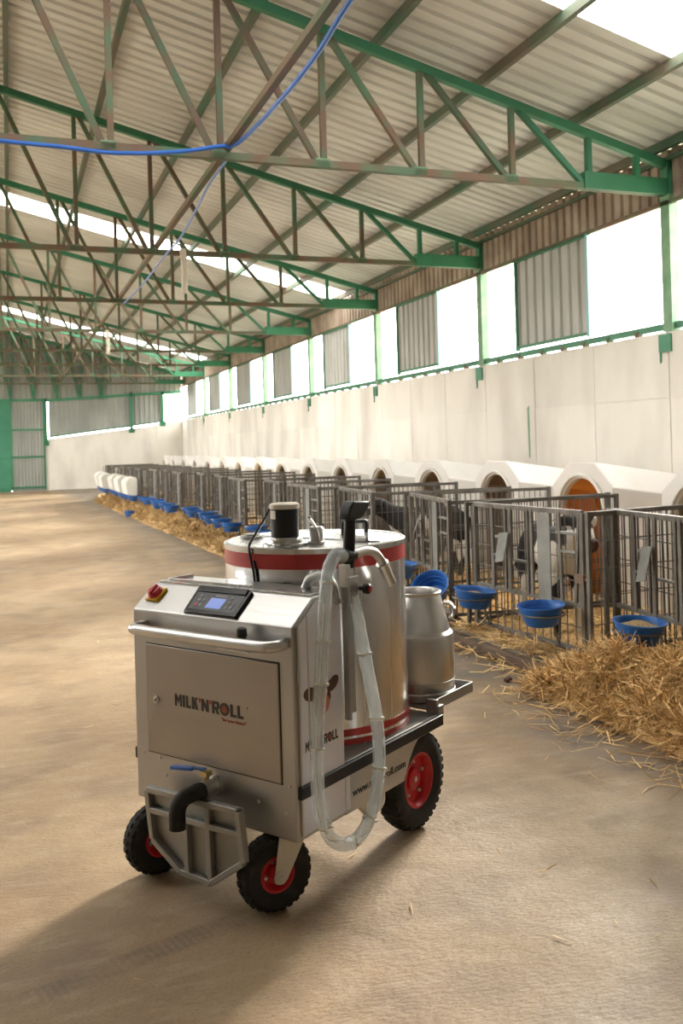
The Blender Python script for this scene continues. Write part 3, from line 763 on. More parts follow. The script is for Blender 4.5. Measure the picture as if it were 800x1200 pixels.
def heap_h(x, y):
    # mound in front of the nearest pen
    cx = 3.48 + .05 * np.sin(2 * y); e = ((x - cx) / .46) ** 2
    end = 1 / (1 + np.exp((y - 4.92) / .07)); start = 1 / (1 + np.exp(-(y - 2.2) / .1))
    return np.maximum(0, 1 - e) ** .42 * .235 * end * start * (.55 + .85 * lump(x * 1.2, y * 1.1))
def heap_place(n):
    x = rng.uniform(2.98, 3.98, n * 3); y = rng.uniform(2.3, 5.2, n * 3); h_ = heap_h(x, y); k = h_ > .02
    x, y, h_ = x[k][:n], y[k][:n], h_[k][:n]
    return np.stack([x, y, h_ + rng.normal(.0, .022, len(h_))], 1)
strands('straw_heap', 24000, heap_place, 'straw', 'large golden heap of loose straw at the nearest pen', .0014, .0045, .07, .30, .5, grid_base(2.98, 3.98, 2.1, 5.2, 40, 90, heap_h, -.04))
def fringe_place(n):
    x = rng.normal(3.0, .16, n); y = rng.uniform(2.8, 5.1, n); k = (x > 2.6) & (x < 3.3); return np.stack([x[k], y[k], np.full(k.sum(), .008)], 1)
strands('loose_straw', 420, fringe_place, 'straw', 'loose straw stalks scattered on the floor around the heap', .0018, .004, .06, .22, .06)
def bed_h(x, y): return .05 + .07 * lump(x * .8, y * .8)
def bed_place(n):
    y = rng.uniform(3.0, 1, n) if False else 3.6 + 8.5 * rng.random(n) ** 1.3
    x = rng.uniform(0, 1.45, n) + 3.62 - .02 * (y - 6); return np.stack([x, y, bed_h(x, y) + rng.normal(0, .012, n)], 1)
strands('straw_bedding', 16000, bed_place, 'straw_pale', 'golden straw bedding covering the ground inside the near pens', .0025, .006, .06, .2, .3, grid_base(3.55, 5.3, 3.4, 12.2, 30, 110, bed_h, -.01))
def bed2_place(n):
    y = 12 + 20 * rng.random(n) ** 1.4; x = rng.uniform(0, 1.45, n) + 3.55 - .028 * (y - 6); return np.stack([x, y, bed_h(x, y) + rng.normal(0, .012, n)], 1)
def far_bed_h(x, y): return np.where((x > 3.50 - .028 * (y - 6)), bed_h(x, y), -.1)
strands('straw_bedding', 6000, bed2_place, 'straw_pale', 'straw bedding inside the far pens', .004, .009, .08, .25, .3, grid_base(2.7, 5.1, 12.2, 32, 40, 90, far_bed_h, -.01))
def row_h(x, y):
    c = 3.36 - .028 * (y - 6); e = ((x - c) / .32) ** 2
    st = 1 / (1 + np.exp(-(y - 8.6) / .5)); en = 1 / (1 + np.exp((y - 28.5) / .4))
    return np.maximum(0, 1 - e) ** .7 * .21 * st * en * (.05 + 1.5 * lump(x * .9, y * .45))
def row_place(n):
    y = 8.2 + 23 * rng.random(n * 3) ** 1.25; x = 3.36 - .028 * (y - 6) + rng.uniform(-.45, .45, n * 3); h_ = row_h(x, y); k = h_ > .015
    x, y, h_ = x[k][:n], y[k][:n], h_[k][:n]; return np.stack([x, y, h_ + rng.normal(0, .02, len(h_))], 1)
strands('straw_row', 13000, row_place, 'straw_dark', 'low ragged row of straw spilling out before the far pens', .003, .008, .08, .28, .5, grid_base(2.1, 3.7, 8.2, 31.5, 40, 200, row_h))
def spill_place(n):
    y = rng.uniform(5.1, 8.6, n); x = 3.42 + rng.normal(0, .15, n); k = x > 2.9; x, y = x[k], y[k]; on = (x > 3.30) & (x < 3.66) & (y > 5.1) & (y < 6.64); return np.stack([x, y, np.where(on, .10, .012) + .025 * rng.random(len(x))], 1)
strands('straw_spill', 2200, spill_place, 'straw', 'thin straw spilled before the calf pen around the timber board', .002, .0055, .06, .26, .12)
def floor_place(n):
    x = rng.uniform(.3, 3.2, n); y = 1.9 + 6 * rng.random(n) ** 1.3; return np.stack([x, y, np.full(n, .006)], 1)
strands('floor_straw', 90, floor_place, 'straw', 'single straw bits scattered over the open concrete floor', .0012, .0028, .03, .12, .03)

# timber board and stone in front of the calf pen
bt = tag(empty('timber_board', (3.30, 5.12, 0)), 'weathered plank with a dark timber edge before the calf pen', 'board')
bt.rotation_euler = (0, 0, math.radians(2))
obj('plank', MB().box((.03, .0, .055), (.34, 1.5, .085)), 'board', bt, 0, .008)
obj('timber', MB().box((-.05, -.02, .0), (.03, 1.52, .09)), 'wood', bt, 0, .012)
obj('timber', MB().box((.27, .0, .0), (.34, 1.5, .055)), 'wood', bt, 0, .008)
def blob(name, loc, s, m, lab, cat):
    bm = bmesh.new(); bmesh.ops.create_icosphere(bm, subdivisions=2, radius=1)
    for v in bm.verts: v.co *= 1 + random.uniform(-.12, .12)
    me = bpy.data.meshes.new(name); bm.to_mesh(me); bm.free(); o = link(name, me, m); o.scale = s; o.location = loc; return tag(o, lab, cat)
blob('stone', (3.03, 5.24, .016), (.03, .025, .02), 'stone', 'small dark red stone on the floor before the timber board', 'stone')
blob('stone', (3.06, 4.86, .024), (.07, .035, .028), 'stone', 'reddish clod lying beside the straw heap end', 'stone')
blob('stone', (3.33, 6.78, .07), (.085, .10, .075), 'wood', 'round dark stone at the far end of the timber board', 'stone')

# ------------------------------------------------------------------ the milk cart
CX, CY, CA = .868, 2.904, -.976
cart = tag(empty('milk_cart', (CX, CY, 0), CA), 'stainless steel milk cart with round tank and red wheels on the floor', 'milk cart')
WD = .785                                     # body width: x from -WD to 0, front at y=0
# body: front box with sloped console
body = MB().prism([(0, .27), (.272, .27), (.272, 1.072), (.118, 1.072), (0, .988)], 'x', -WD, 0)
bo = obj('body', body, 'steel_h', cart, 0, .006)
# folded cover plate on top and its tray rim
obj('top_plate', MB().box((-WD + .02, .122, 1.072), (-.015, .272, 1.080)).bar((-WD + .06, .14, 1.084), (-.30, .14, 1.084), .012, .012).bar((-WD + .06, .14, 1.084), (-WD + .06, .265, 1.084), .012, .012), 'steel_lid', bo, 0, .002)
obj('side_sheet', MB().prism([(.022, .285), (.268, .285), (.268, 1.06), (.125, 1.06), (.022, .985)], 'x', 0, .004).prism([(.272, .285), (.30, .285), (.30, .41), (.272, .41)], 'x', 0, .003), 'white_side', bo, 0, .002)
obj('side_fold', MB().box((0, .018, .29), (.008, .028, .99)).box((0, .07, .47), (.0065, .078, 1.02)), 'steel', bo, 0, .002)
# door
dm = MB().box((-.711, -.006, .458), (-.063, .004, .863))
door = obj('door', dm, 'steel_door', cart, 0, .003)
obj('door_gap', MB().box((-.715, -.0015, .454), (-.059, .003, .867)), 'black', door, 0)
obj('lock', MB().lathe([(.0, -.014), (.006, -.014), (.008, -.012), (.014, -.012), (.015, -.007), (.015, -.004)], 20, (-.659, 0, .659), 'y'), 'nail', door)
obj('lock_slot', MB().box((-.662, -.0152, .656), (-.656, -.0138, .662)), 'black', door, 0)
# lettering
def text(name, body_, size, loc, rot, m, parent, bold=.0, ext=.0006, shear=0., width=None, space=1.0):
    cu = bpy.data.curves.new(name, 'FONT'); cu.body = body_; cu.size = size; cu.extrude = ext; cu.offset = bold; cu.shear = shear; cu.resolution_u = 3; cu.space_character = space
    o = bpy.data.objects.new(name, cu); COL.objects.link(o)
    dg = bpy.context.evaluated_depsgraph_get(); me = bpy.data.meshes.new_from_object(o.evaluated_get(dg)); bpy.data.objects.remove(o)
    co = np.array([v.co[:] for v in me.vertices]); sx = 1.
    if width: sx = width / (co[:, 0].max() - co[:, 0].min())
    for v in me.vertices: v.co.x = (v.co.x - co[:, 0].min()) * sx
    o = link(name, me, m, parent); o.location = loc; o.rotation_euler = rot
    return o, (co[:, 0].max() - co[:, 0].min()) * sx
RF = (PI / 2, 0, 0)            # faces -y (front)
RS = (PI / 2, 0, PI / 2)       # faces +x (right side)
def glyph(ch, w, h, t):
    r = lambda x0, z0, x1, z1: [(x0, z0), (x1, z0), (x1, z1), (x0, z1)]
    t = min(t, w * .42) if ch != 'I' else w
    if ch == 'I': return [r(0, 0, w, h)]
    if ch == 'L': return [r(0, 0, t, h), r(t, 0, w, h * .22)]
    if ch == 'M':
        t = w * .24; return [r(0, 0, t, h), r(w - t, 0, w, h), [(t, h), (t, h * .62), (w / 2, h * .22), (w / 2, h * .58)], [(w - t, h), (w / 2, h * .58), (w / 2, h * .22), (w - t, h * .62)]]
    if ch == 'N':
        t = w * .30; return [r(0, 0, t, h), r(w - t, 0, w, h), [(t, h), (t, h * .55), (w - t, 0), (w - t, h * .45)]]
    if ch == 'K': return [r(0, 0, t, h), [(t, h * .38), (t, h * .62), (w - t * .95, h), (w, h)], [(t * 1.1, h * .52), (t * 1.9, h * .62), (w, 0), (w - t * 1.05, 0)]]
    if ch == 'R':
        t = w * .32; return [r(0, 0, t, h), r(t, h * .80, w * .78, h), r(t, h * .38, w * .78, h * .56), [(w * .70, h * .38), (w * .9, h * .42), (w, h * .54), (w, h * .84), (w * .9, h * .97), (w * .70, h), (w * .70, h * .8), (w * .70, h * .56)], [(w * .40, h * .40), (w * .72, h * .40), (w, 0), (w * .68, 0)]]
    if ch == 'O':
        out = []; n = 20
        for i in range(n):
            a0, a1 = 2 * PI * i / n, 2 * PI * (i + 1) / n
            p = lambda a, k: (w / 2 + w * .52 * k * math.cos(a), h / 2 + h * .52 * k * math.sin(a))
            out.append([p(a0, .58), p(a0, 1), p(a1, 1), p(a1, .58)])
        return out
    return [r(w * .1, h * .68, w * .9, h)]
def logo(parent, origin, axis, size_w, hgt):
    rot = RF if axis == 'x' else RS
    def at(u, v):
        return (origin[0] + u, origin[1], origin[2] + v) if axis == 'x' else (origin[0], origin[1] + u, origin[2] + v)
    segs = [('MILK', 'black_print', 0, .335), ("'", 'red_print', .345, .03), ('N', 'black_print', .385, .10), ("'", 'red_print', .495, .03), ('R', 'black_print', .535, .10), ('O', 'black_print', .645, .125), ('LL', 'black_print', .785, .175)]
    for (s, m, u, w) in segs:
        n = len(s); gap = .035 * size_w * .5; lw = (w * size_w - gap * (n - 1)) / n
        ws = [1.0] * n
        if s == 'MILK': ws = [1.35, .42, .95, 1.2]
        tot = sum(ws); cur = u * size_w
        for ch, k in zip(s, ws):
            ww = (w * size_w - gap * (n - 1)) * k / tot
            mb = MB(); th = hgt * .27
            for poly in glyph(ch, ww, hgt, th):
                P = [(cur + a_, b_) for a_, b_ in poly]
                if axis == 'x': mb.prism([(origin[0] + a_, origin[2] + b_) for a_, b_ in P], 'y', origin[1] - .0006, origin[1] + .0006)
                else: mb.prism([(origin[1] + a_, origin[2] + b_) for a_, b_ in P], 'x', origin[0] - .0004, origin[0] + .0006)
            obj('lettering', mb, m, parent, 0); cur += ww + gap
    c = MB()
    if axis == 'x': c.lathe([(.0, -.0012), (hgt * .30, -.0012), (hgt * .30, .0005)], 16, at((.645 + .0625) * size_w, hgt * .48), 'y')
    else: c.lathe([(.0, .0012), (hgt * .30, .0012), (hgt * .30, -.0005)], 16, at((.645 + .0625) * size_w, hgt * .48), 'x')
    obj('letter_dot', c, 'cow_dot', parent, 0)
logo(door, (-.560, -.0068, .651), 'x', .350, .044)
text('lettering', '"for your future"', .018, (-.328, -.0068, .630), RF, 'red_print', door, .0, width=.115)
ro, _ = text('lettering', 'R', .008, (-.206, -.0068, .690), RF, 'black_print', door, .0002)
logo(bo, (.0046, .048, .560), 'y', .192, .034)
# cow head emblem on the side sheet
def emblem(parts):
    for (poly, m, k) in parts:
        obj('cow_emblem', MB().prism([(a, b) for a, b in poly], 'x', .004, .0045 + .0004 * k), m, bo, 0)
def ell(cy, cz, ry, rz, rot=0, n=20):
    return [(cy + ry * math.cos(q) * math.cos(rot) - rz * math.sin(q) * math.sin(rot), cz + ry * math.cos(q) * math.sin(rot) + rz * math.sin(q) * math.cos(rot)) for q in np.linspace(0, 2 * PI, n, endpoint=False)]
emblem([(ell(.082, .748, .038, .024, -.2), 'cow_brown', 0), (ell(.212, .758, .036, .022, .5), 'cow_brown', 0),
        ([(.100, .770), (.190, .770), (.196, .715), (.180, .675), (.150, .660), (.118, .668), (.098, .715)], 'cow_brown', 1), (ell(.147, .700, .042, .034), 'cow_pink', 2),
        ([(.098, .785), (.106, .771), (.122, .771), (.118, .790), (.112, .779)], 'white_plastic', 2), ([(.170, .772), (.186, .772), (.192, .790), (.180, .780)], 'white_plastic', 2),
        (ell(.128, .738, .008, .010), 'white_plastic', 3), (ell(.168, .738, .008, .010), 'white_plastic', 3), (ell(.134, .697, .006, .008), 'cow_brown', 3), (ell(.160, .697, .006, .008), 'cow_brown', 3)])
# console display on the sloped panel
SL = math.atan2(.084, .118); 
def slope_obj(name, mb, m, parent=cart, bevel=0, smooth=40):
    """mb in panel coordinates: x across, y up the slope from the front edge, z out"""
    o = obj(name, mb, m, parent, smooth, bevel); o.location = (0, 0, .988); o.rotation_euler = (SL, 0, 0); return o
# rotation of (0,1,0) by SL gives (0,cos,sin) and normal (0,-sin,cos)
dp = slope_obj('display', MB().prism([(-.512, .006), (-.255, .006), (-.262, .134), (-.282, .142), (-.520, .142), (-.532, .134)], 'z', -.004, .012), 'black_gloss', cart, .004)
def sub(name, mb, m, parent, bevel=0, smooth=0): return obj(name, mb, m, parent, smooth, bevel)
sub('display_recess', MB().prism([(-.497, .022), (-.272, .022), (-.279, .108), (-.512, .108)], 'z', .012, .0128), 'dark_panel', dp)
sub('display_hood', MB().prism([(-.515, .110), (-.275, .110), (-.280, .138), (-.522, .138)], 'z', .012, .018), 'black_gloss', dp, .003)
sub('screen', MB().box((-.424, .034, .0128), (-.350, .084, .0135)), 'screen', dp)
sub('display_badge', MB().box((-.410, .092, .0128), (-.355, .099, .0135)), 'grey_key', dp)
for (ax, ay) in ((-.475, .045), (-.452, .045), (-.475, .07), (-.452, .07), (-.478, .092), (-.325, .045), (-.302, .045), (-.325, .07), (-.302, .07), (-.327, .092)):
    sub('key', MB().lathe([(.0, .0142), (.007, .0142), (.008, .0128)], 12, (ax, ay, 0)), 'red' if (ax, ay) == (-.475, .045) else 'grey_key', dp)
sw = slope_obj('main_switch', MB().box((-.752, .045, 0), (-.684, .112, .012)), 'yellow', cart, .003)
sub('switch_knob', MB().lathe([(.0, .030), (.022, .030), (.026, .027), (.028, .019), (.031, .017), (.032, .012)], 24, (-.720, .080, 0)), 'red', sw, 0, 40)
sub('knob_grip', MB().box((-.727, .056, .018), (-.713, .104, .036)), 'red', sw, .003)
# handle bar
hz = .933
hpts = spline([(-.712, .0, hz), (-.716, -.035, hz), (-.702, -.068, hz), (-.66, -.078, hz), (-.37, -.080, hz), (-.09, -.078, hz), (-.045, -.066, hz), (-.032, -.035, hz), (-.036, .0, hz)], 6)
hb = obj('handle_bar', MB().tube(hpts, .0195, 16), 'steel', cart)
obj('handle_bracket', MB().prism([(-.27, -.085), (-.12, -.085), (-.10, -.0), (-.24, -.0)], 'z', .906, .912), 'steel', hb, 0, .002)
obj('throttle_knob', MB().lathe([(.0, 0), (.014, 0), (.014, .012), (.019, .014), (.017, .040), (.012, .044), (0, .044)], 18, (-.185, -.045, .937)), 'black', hb)
# bolts on the front
for (x, z) in ((-.743, .446), (-.654, .442), (-.028, .455), (-.171, .376), (-.625, .381), (-.05, .36)):
    obj('rivet', MB().lathe([(.0, -.004), (.005, -.0035), (.007, 0)], 10, (x, 0, z), 'y'), 'nail', bo)
# deck, skirts, bumpers
obj('deck', MB().box((-WD + .005, .27, .405), (-.005, .955, .456)), 'steel_plate', cart, 0, .003)
arc = [(.945 - 0, .41), (.272, .41), (.272, .27), (.665, .268)] + [(.685, .300), (.709, .339), (.742, .376), (.778, .402)] + [(.945, .405)]
sk = obj('skirt', MB().prism(arc, 'x', -.006, 0), 'steel_h', cart, 0)
obj('skirt', MB().prism(arc, 'x', -WD, -WD + .006), 'steel_h', cart, 0)
text('lettering', 'www.milknroll.com', .040, (.0008, .315, .322), RS, 'black_print', sk, .0005, width=.36)
for x0, x1 in ((-.002, .016), (-WD - .016, -WD + .002)):
    obj('bumper', MB().box((x0, .006, .412), (x1, .958, .456)), 'black', cart, 0, .004)
obj('under_frame', MB().box((-.63, .06, .24), (-.58, .93, .29)).box((-.20, .06, .24), (-.15, .93, .29)).box((-.72, .3, .20), (-.2, .58, .27)), 'steel_plate', cart, 0, .004)
obj('rear_axle', MB().tube([(-WD + .1, .852, .203), (-.1, .852, .203)], .018, 12).box((-.66, .82, .20), (-.62, .88, .42)).box((-.17, .82, .20), (-.13, .88, .42)), 'steel_plate', cart)
obj('drain_pipe', MB().tube(spline([(-.05, .40, .30), (-.03, .42, .25), (-.03, .47, .215), (-.03, .53, .23), (-.05, .56, .28)], 5), .022, 12), 'steel', cart)
# wheels
def make_wheel(R, W, rr_, nblk, bolts):
    """axis along x; returns part Empty with tyre, rim, hub"""
    h_ = W / 2
    tp = [(rr_, -h_ * .72), (rr_ + (R - rr_) * .35, -h_ * .98), (rr_ + (R - rr_) * .7, -h_ * .95), (R - .008, -h_ * .72), (R - .002, -h_ * .35), (R, 0), (R - .002, h_ * .35), (R - .008, h_ * .72), (rr_ + (R - rr_) * .7, h_ * .95), (rr_ + (R - rr_) * .35, h_ * .98), (rr_, h_ * .72), (rr_ - .006, h_ * .5), (rr_ - .006, -h_ * .5)]
    ty = MB().lathe(tp, 56, axis='x', closed=True)
    for k in range(nblk):
        q = 2 * PI * k / nblk; c, s = math.cos(q), math.sin(q); dq = PI / nblk * .62
        for (xa, xb, off, rad) in ((-h_ * .86, -h_ * .45, 0, R - .006), (-h_ * .30, h_ * .30, .5, R - .001), (h_ * .45, h_ * .86, 0, R - .006)):
            q0 = q + off * 2 * PI / nblk; vs = []
            for rr2, sc in ((rad - .008, 1.0), (rad + .005, .85)):
                for (xx, qq) in ((xa, q0 - dq * sc), (xb, q0 - dq * sc), (xb, q0 + dq * sc), (xa, q0 + dq * sc)):
                    tl = rr2 - (.006 if abs(xx) > h_ * .7 else 0); vs.append((xx, tl * math.cos(qq), tl * math.sin(qq)))
            ty.add(vs, [(0, 1, 5, 4), (1, 2, 6, 5), (2, 3, 7, 6), (3, 0, 4, 7), (4, 5, 6, 7)])
    rm = MB()
    for s in (1, -1):
        rm.lathe([(rr_ + .006, s * h_ * .70), (rr_ + .008, s * h_ * .76), (rr_ - .004, s * h_ * .74), (rr_ - .012, s * h_ * .55), (rr_ - .02, s * h_ * .12), (rr_ * .45, s * h_ * .06), (rr_ * .40, s * h_ * .32), (rr_ * .36, s * h_ * .36), (.0, s * h_ * .36)], 40, axis='x', cap=False)
    bl = [(rr_ * .66 * math.cos(2 * PI * k / bolts + .3), rr_ * .66 * math.sin(2 * PI * k / bolts + .3)) for k in range(bolts)]
    return ty.mesh('tyre', 30), rm.mesh('rim', 40), bl
ty, rm, bl = make_wheel(.198, .105, .107, 34, 5)
bolt_me = MB().lathe([(.0, .012), (.006, .012), (.0085, .008), (.009, -.004)], 8, axis='x').mesh('hub_bolt', 30)
def place_wheel(parent_part, t_, r_, b_, W, s=1, loc=(0, 0, 0)):
    link('tyre', t_, 'rubber', parent_part); link('rim', r_, 'red', parent_part)
    for (by, bz) in b_:
        o = link('hub_bolt', bolt_me, 'nail', parent_part); o.location = (loc[0] + s * W / 2 * .10, loc[1] + by, loc[2] + bz)
        if s < 0: o.rotation_euler = (0, 0, PI)
rw_bolt = bl
for (x, s) in ((-.085, 1), (-WD + .085, -1)):
    w = empty('rear_wheel', (x, .852, .2035), 0, cart); place_wheel(w, ty, rm, rw_bolt, .105, s)
    obj('axle_nut', MB().lathe([(.0, s * .024), (.011, s * .024), (.011, s * .012), (.02, s * .010), (.02, s * .002)], 6, axis='x'), 'nail', w, 0)
fty, frm, fbl = make_wheel(.130, .085, .060, 26, 4)
def caster(x, y, ang):
    """swivel mount at (x,y); ang = direction of the wheel plane"""
    c = empty('caster', (x, y, 0), ang, cart)
    w = empty('caster_wheel', (0, -.05, .1305), 0, c) if False else None
    for nm, me, m in (('tyre', fty, 'rubber'), ('rim', frm, 'red')):
        o = link(nm, me, m, c); o.location = (0, -.055, .1305)
    for (by, bz) in fbl:
        o = link('hub_bolt', bolt_me, 'nail', c); o.location = (.085 / 2 * .10, -.055 + by, .1305 + bz)
    fk = MB()
    for s in (1, -1):
        fk.prism([(-.078, .118), (-.068, .108), (-.045, .106), (-.030, .118), (.055, .275), (-.055, .275)], 'x', s * .052, s * .058)
    fk.box((-.058, -.06, .270), (.058, .06, .278)); fk.lathe([(.045, .262), (.045, .285), (.02, .29)], 20)
    obj('fork', fk, 'fork', c, 30, .003)
    hb_ = MB()
    for s in (1, -1): hb_.lathe([(.0, s * .072), (.010, s * .072), (.011, s * .064), (.022, s * .062), (.024, s * .056)], 16, (0, -.055, .1305), 'x')
    obj('axle_cap', hb_, 'fork', c)
    return c
caster(-.115, .085, math.radians(-27)); caster(-WD + .115, .062, math.radians(-20))
# splash plate with ribs below the front
spl = [(-.640, .362), (-.180, .374), (-.160, .196), (-.318, .085), (-.470, .088), (-.615, .176)]
sp = obj('splash_plate', MB().prism(spl, 'y', -.072, -.066), 'steel_plate', cart, 0)
fr = MB(); n = len(spl)
for i in range(n):
    a, b = spl[i], spl[(i + 1) % n]; cxm, czm = -.40, .24
    ins = lambda p: (p[0] + (cxm - p[0]) * .03, p[1] + (czm - p[1]) * .05)
    a, b = ins(a), ins(b); fr.bar((a[0], -.084, a[1]), (b[0], -.084, b[1]), .022, .026, (0, 1, 0))
obj('plate_frame', fr, 'steel_plate', sp, 0, .003)
for (p, q) in (((-.625, .284), (-.172, .290)), ((-.437, .285), (-.432, .095)), ((-.330, .365), (-.320, .092))):
    obj('plate_rib', MB().bar((p[0], -.084, p[1]), (q[0], -.084, q[1]), .022, .024, (0, 1, 0)), 'steel_plate', sp, 0, .003)
# drain valve
dv = obj('drain_valve', MB().lathe([(.034, 0), (.034, -.012), (.026, -.014), (.026, -.05), (.030, -.052), (.030, -.075)], 24, (-.365, 0, .398), 'y'), 'steel', cart)
el = spline([(-.365, -.07, .398), (-.375, -.105, .398), (-.395, -.135, .385), (-.410, -.150, .350), (-.412, -.152, .282)], 6)
obj('rubber_elbow', MB().tube(el, .029, 20), 'rubber', dv)
obj('valve_stem', MB().tube([(-.385, -.035, .41), (-.385, -.035, .450)], .012, 10).box((-.402, -.050, .436), (-.368, -.02, .452)), 'brass', dv)
obj('valve_lever', MB().bar((-.385, -.035, .458), (-.43, -.05, .458), .02, .006).bar((-.43, -.05, .456), (-.53, -.06, .446), .024, .012), 'blue_lever', dv, 0, .002)
# tank
TX, TY, TR = -.39, .64, .37
def tl(prof, n=72, cap=False): return MB().lathe(prof, n, (TX, TY, 0), cap=cap)
tank = obj('tank', tl([(TR - .004, .457), (TR, .461), (TR, 1.187), (TR - .01, 1.192)]), 'steel_tank', cart, 30)
obj('red_band', tl([(TR, 1.128), (TR + .0016, 1.129), (TR + .0016, 1.186), (TR, 1.187)]), 'red_band', tank, 30)
for (a, b) in ((.462, .484), (.494, .522)): obj('red_band', tl([(TR, a), (TR + .0016, a + .001), (TR + .0016, b - .001), (TR, b)]), 'red_band', tank, 30)
lid = obj('lid', tl([(TR + .003, 1.186), (TR + .004, 1.206), (TR - .006, 1.210), (TR - .02, 1.209), (TR - .024, 1.206), (.0, 1.208)]), 'steel_lid', cart, 30)
obj('lid_flap', MB().prism([(TX - .34, TY - .02), (TX + .34, TY - .02), (TX + .33, TY + .01), (TX - .33, TY + .01)], 'z', 1.207, 1.212), 'steel_lid', lid, 0, .001)
# motor on the lid
mx, my = -.345, .395
mo = obj('motor', MB().lathe([(.088, 1.207), (.088, 1.215), (.072, 1.219), (.068, 1.232), (.056, 1.235), (.056, 1.240)], 36, (mx, my, 0)), 'steel_lid', cart)
obj('motor_body', MB().lathe([(.055, 1.238), (.055, 1.352)], 36, (mx, my, 0)), 'black', mo)
obj('motor_cap', MB().lathe([(.058, 1.350), (.059, 1.366), (.052, 1.371), (.0, 1.372)], 36, (mx, my, 0)), 'lamp_white', mo)
a0 = math.radians(215)
lbm = MB(); vs = []
for i in range(9):
    q = math.radians(222 + i * 6)
    for z in (1.312, 1.345): vs.append((mx + .0558 * math.cos(q), my + .0558 * math.sin(q), z))
obj('motor_sticker', lbm.add(vs, [(2 * i, 2 * i + 1, 2 * i + 3, 2 * i + 2) for i in range(8)]), 'lamp_white', mo)
cab = spline([(mx - .045, my - .035, 1.352), (mx - .062, my - .05, 1.31), (mx - .075, my - .10, 1.245), (-.415, .262, 1.212), (-.405, .260, 1.16), (-.395, .262, 1.11), (-.392, .262, 1.075)], 6)
obj('motor_cable', MB().tube(cab, .005, 8).tube([Vector(p) + Vector((.011, .004, 0)) for p in cab[24:]], .004, 8), 'black', mo)
# pouring valve on the lid
vv = obj('lid_valve', MB().lathe([(.036, 1.209), (.036, 1.218), (.028, 1.222), (.028, 1.262), (.030, 1.268), (.024, 1.276), (.0, 1.277)], 24, (-.245, .465, 0)), 'steel', cart)
obj('clamp', MB().tube(spline([(-.285, .475, 1.306), (-.255, .46, 1.286), (-.222, .44, 1.258), (-.205, .43, 1.214)], 5), [.007] * 16, 8).lathe([(.0, 1.30), (.009, 1.302), (.009, 1.315), (0, 1.318)], 10, (-.286, .475, 0)), 'nail', vv)
obj('vent_cap', MB().lathe([(.05, 1.209), (.05, 1.216), (.034, 1.218), (.034, 1.226), (.0, 1.228)], 24, (-.655, .55, 0)), 'steel_plate', lid)
lh = spline([(-.36, .80, 1.207), (-.36, .80, 1.245), (-.357, .812, 1.256), (-.333, .918, 1.256), (-.33, .93, 1.245), (-.33, .93, 1.207)], 4)
obj('lid_handle', MB().tube(lh, .009, 10), 'black', lid)
obj('latch', MB().box((-.165, .60, 1.209), (-.11, .625, 1.224)).tube([(-.17, .62, 1.222), (-.10, .60, 1.222)], .008, 8), 'steel_plate', lid, 30)
# dispensing post, grip, spout
po = obj('nozzle_post', MB().box((.022, .252, .62), (.046, .266, 1.11)).box((.022, .270, .64), (.040, .300, 1.04)), 'steel_plate', cart, 0, .002)
obj('post_bracket', MB().box((.0, .252, 1.03), (.03, .285, 1.05)).box((.046, .258, 1.03), (.054, .318, 1.125)).box((.018, .245, 1.09), (.05, .29, 1.17)), 'steel', po, 0, .002)
obj('clamp_knob', MB().lathe([(.0, .098), (.012, .098), (.019, .092), (.019, .076), (.008, .074), (.008, .05)], 14, (0, .322, 1.078), 'x'), 'black', po)
obj('knob_disc', MB().lathe([(.0, .1), (.010, .0995), (.010, .097)], 14, (0, .322, 1.078), 'x'), 'red', po)
gr = obj('nozzle_grip', MB().tube([(.036, .284, 1.155), (.036, .285, 1.20), (.036, .298, 1.335)], [.018, .022, .021], 18), 'black', cart)
hd = MB(); 
hd.prism([(.258, 1.340), (.264, 1.328), (.290, 1.322), (.338, 1.326), (.366, 1.345), (.388, 1.366), (.390, 1.386), (.298, 1.391), (.272, 1.370)], 'x', .012, .060)
obj('grip_head', hd, 'black', gr, 30, .007, 3)
spt = spline([(.038, .285, 1.198), (.040, .33, 1.203), (.044, .39, 1.204), (.048, .435, 1.190), (.05, .470, 1.158), (.051, .492, 1.125)], 6)
so = obj('spout', MB().tube(spt, .0165, 16), 'steel', gr)
obj('spout_tip', MB().tube([(.050, .478, 1.146), (.052, .530, 1.066)], [.022, .021], 16).tube([(.050, .476, 1.149), (.0505, .482, 1.140)], .025, 16), 'steel', gr)
obj('grip_joint', MB().lathe([(.024, -.03), (.026, 0), (.024, .03)], 16, (.036, .279, 1.20), 'y'), 'black', gr)
# clear hose looping down the side with cable ties
hs = spline([(.037, .250, 1.200), (.04, .215, 1.212), (.046, .175, 1.200), (.052, .135, 1.150), (.056, .105, 1.03), (.058, .085, .90), (.058, .068, .78), (.058, .045, .634), (.058, .040, .437), (.058, .085, .290), (.058, .170, .218),
             (.058, .270, .210), (.058, .350, .270), (.056, .408, .410), (.054, .402, .596), (.052, .352, .794), (.050, .305, .98), (.046, .285, 1.06)], 8)
ho = obj('hose', MB().tube(hs, .0235, 20, False), 'hose', cart)
ring = MB()
for i in range(0, len(hs) * 4):
    t = i / 4; a, b = hs[int(t)], hs[min(int(t) + 1, len(hs) - 1)]; p = a.lerp(b, t - int(t)); dr_ = (b - a)
    if dr_.length < 1e-6: continue
    dr_.normalize(); ring.tube([p - dr_ * .0016, p + dr_ * .0016], .0225, 14, False)
obj('hose_spiral', ring, 'hose', ho)
for i in (26, 38, 47, 58, 70, 84, 94, 104, 112, 122):
    p = hs[i]; dr_ = (hs[i + 1] - hs[i - 1]).normalized()
    obj('cable_tie', MB().tube([p - dr_ * .004, p + dr_ * .004], .0258, 16, False).box((p.x + .02, p.y - .004, p.z - .004), (p.x + .034, p.y + .004, p.z + .004)), 'tie', ho)
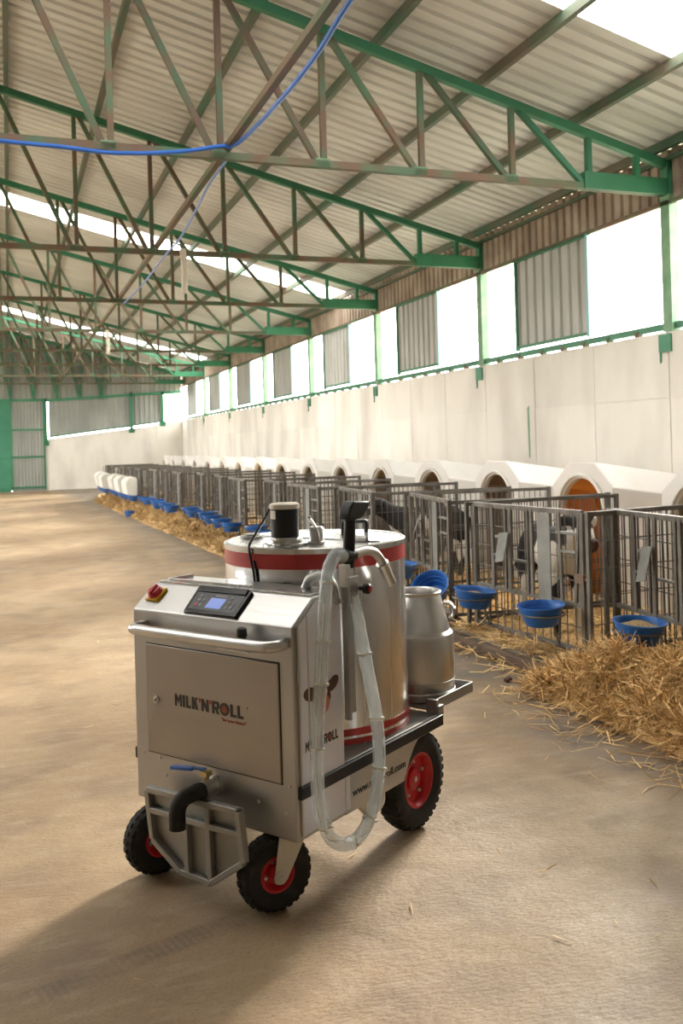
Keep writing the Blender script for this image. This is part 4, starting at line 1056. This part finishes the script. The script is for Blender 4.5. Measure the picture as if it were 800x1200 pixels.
off = [Vector((.012, -.022, 0)) if i < 75 else Vector((.012, .022, 0)) for i in range(len(hs))]
obj('hose_wire', MB().tube([hs[i] + off[i] for i in range(30, len(hs) - 4, 2)], .0015, 6), 'tie', ho)
# filler pipe loop behind the hose on the tank front
obj('tank_outlet', MB().tube(spline([(-.13, .24, 1.075), (-.10, .235, 1.115), (-.05, .235, 1.125), (-.01, .24, 1.10), (.0, .25, 1.03)], 5), .018, 12), 'steel_plate', cart)
# carrying tray for the milk can
TZ = .468
tr = obj('can_tray', MB().box((-.76, .955, TZ - .006), (-.028, 1.30, TZ)), 'steel_plate', cart, 0, .002)
for (a, b) in (((-.028, .955), (-.028, 1.30)), ((-.76, 1.30), (-.028, 1.30)), ((-.76, .955), (-.76, 1.30))):
    obj('tray_rim', MB().bar((a[0], a[1], TZ + .018), (b[0], b[1], TZ + .018), .006, .044), 'steel_plate', tr, 0, .001)
obj('tray_bracket', MB().box((-.06, .945, TZ - .03), (-.008, .965, TZ + .045)).box((-.03, .95, TZ - .02), (.0, .99, TZ + .02)), 'steel_plate', tr, 0, .002)
obj('tail_hook', MB().tube([(-.08, .96, .40), (-.06, .985, .395), (-.05, .99, .41)], .018, 10), 'black', cart)

# ------------------------------------------------------------------ the milk can (stands on the tray)
ca_, sa_ = math.cos(CA), math.sin(CA)
def cw(x, y, z): return (CX + x * ca_ - y * sa_, CY + x * sa_ + y * ca_, z)
can = tag(empty('milk_can', cw(-.205, 1.135, TZ + .001), CA), 'stainless steel milk can standing on the tray behind the tank', 'milk can')
R_ = .158
obj('can_body', MB().lathe([(R_ - .004, .0), (R_ + .002, .004), (R_ + .003, .032), (R_ - .002, .038), (R_, .05), (R_ + .0, .262), (R_ - .004, .278), (R_ - .016, .292), (.108, .428), (.102, .445), (.104, .455), (.108, .459), (.104, .463), (.098, .459), (.095, .43), (.135, .30), (.0, .28)], 64), 'steel_can', can, 25)
obj('can_seam', MB().lathe([(R_ + .0005, .078), (R_ + .002, .080), (R_ + .0005, .082)], 64, cap=False), 'steel_can', can)
for q in (math.radians(25), math.radians(205)):
    c, s = math.cos(q), math.sin(q)
    pts = spline([(c * .117, s * .117, .405), (c * .140, s * .140, .405), (c * .158, s * .158, .385), (c * .158, s * .158, .350), (c * .140, s * .140, .338)], 5)
    pts2 = [Vector(p) + Vector((-s * .035, c * .035, 0)) for p in pts]
    obj('can_handle', MB().tube(pts, .006, 8).tube(pts2, .006, 8).tube([pts[11], pts2[11]], .009, 10), 'steel_can', can)
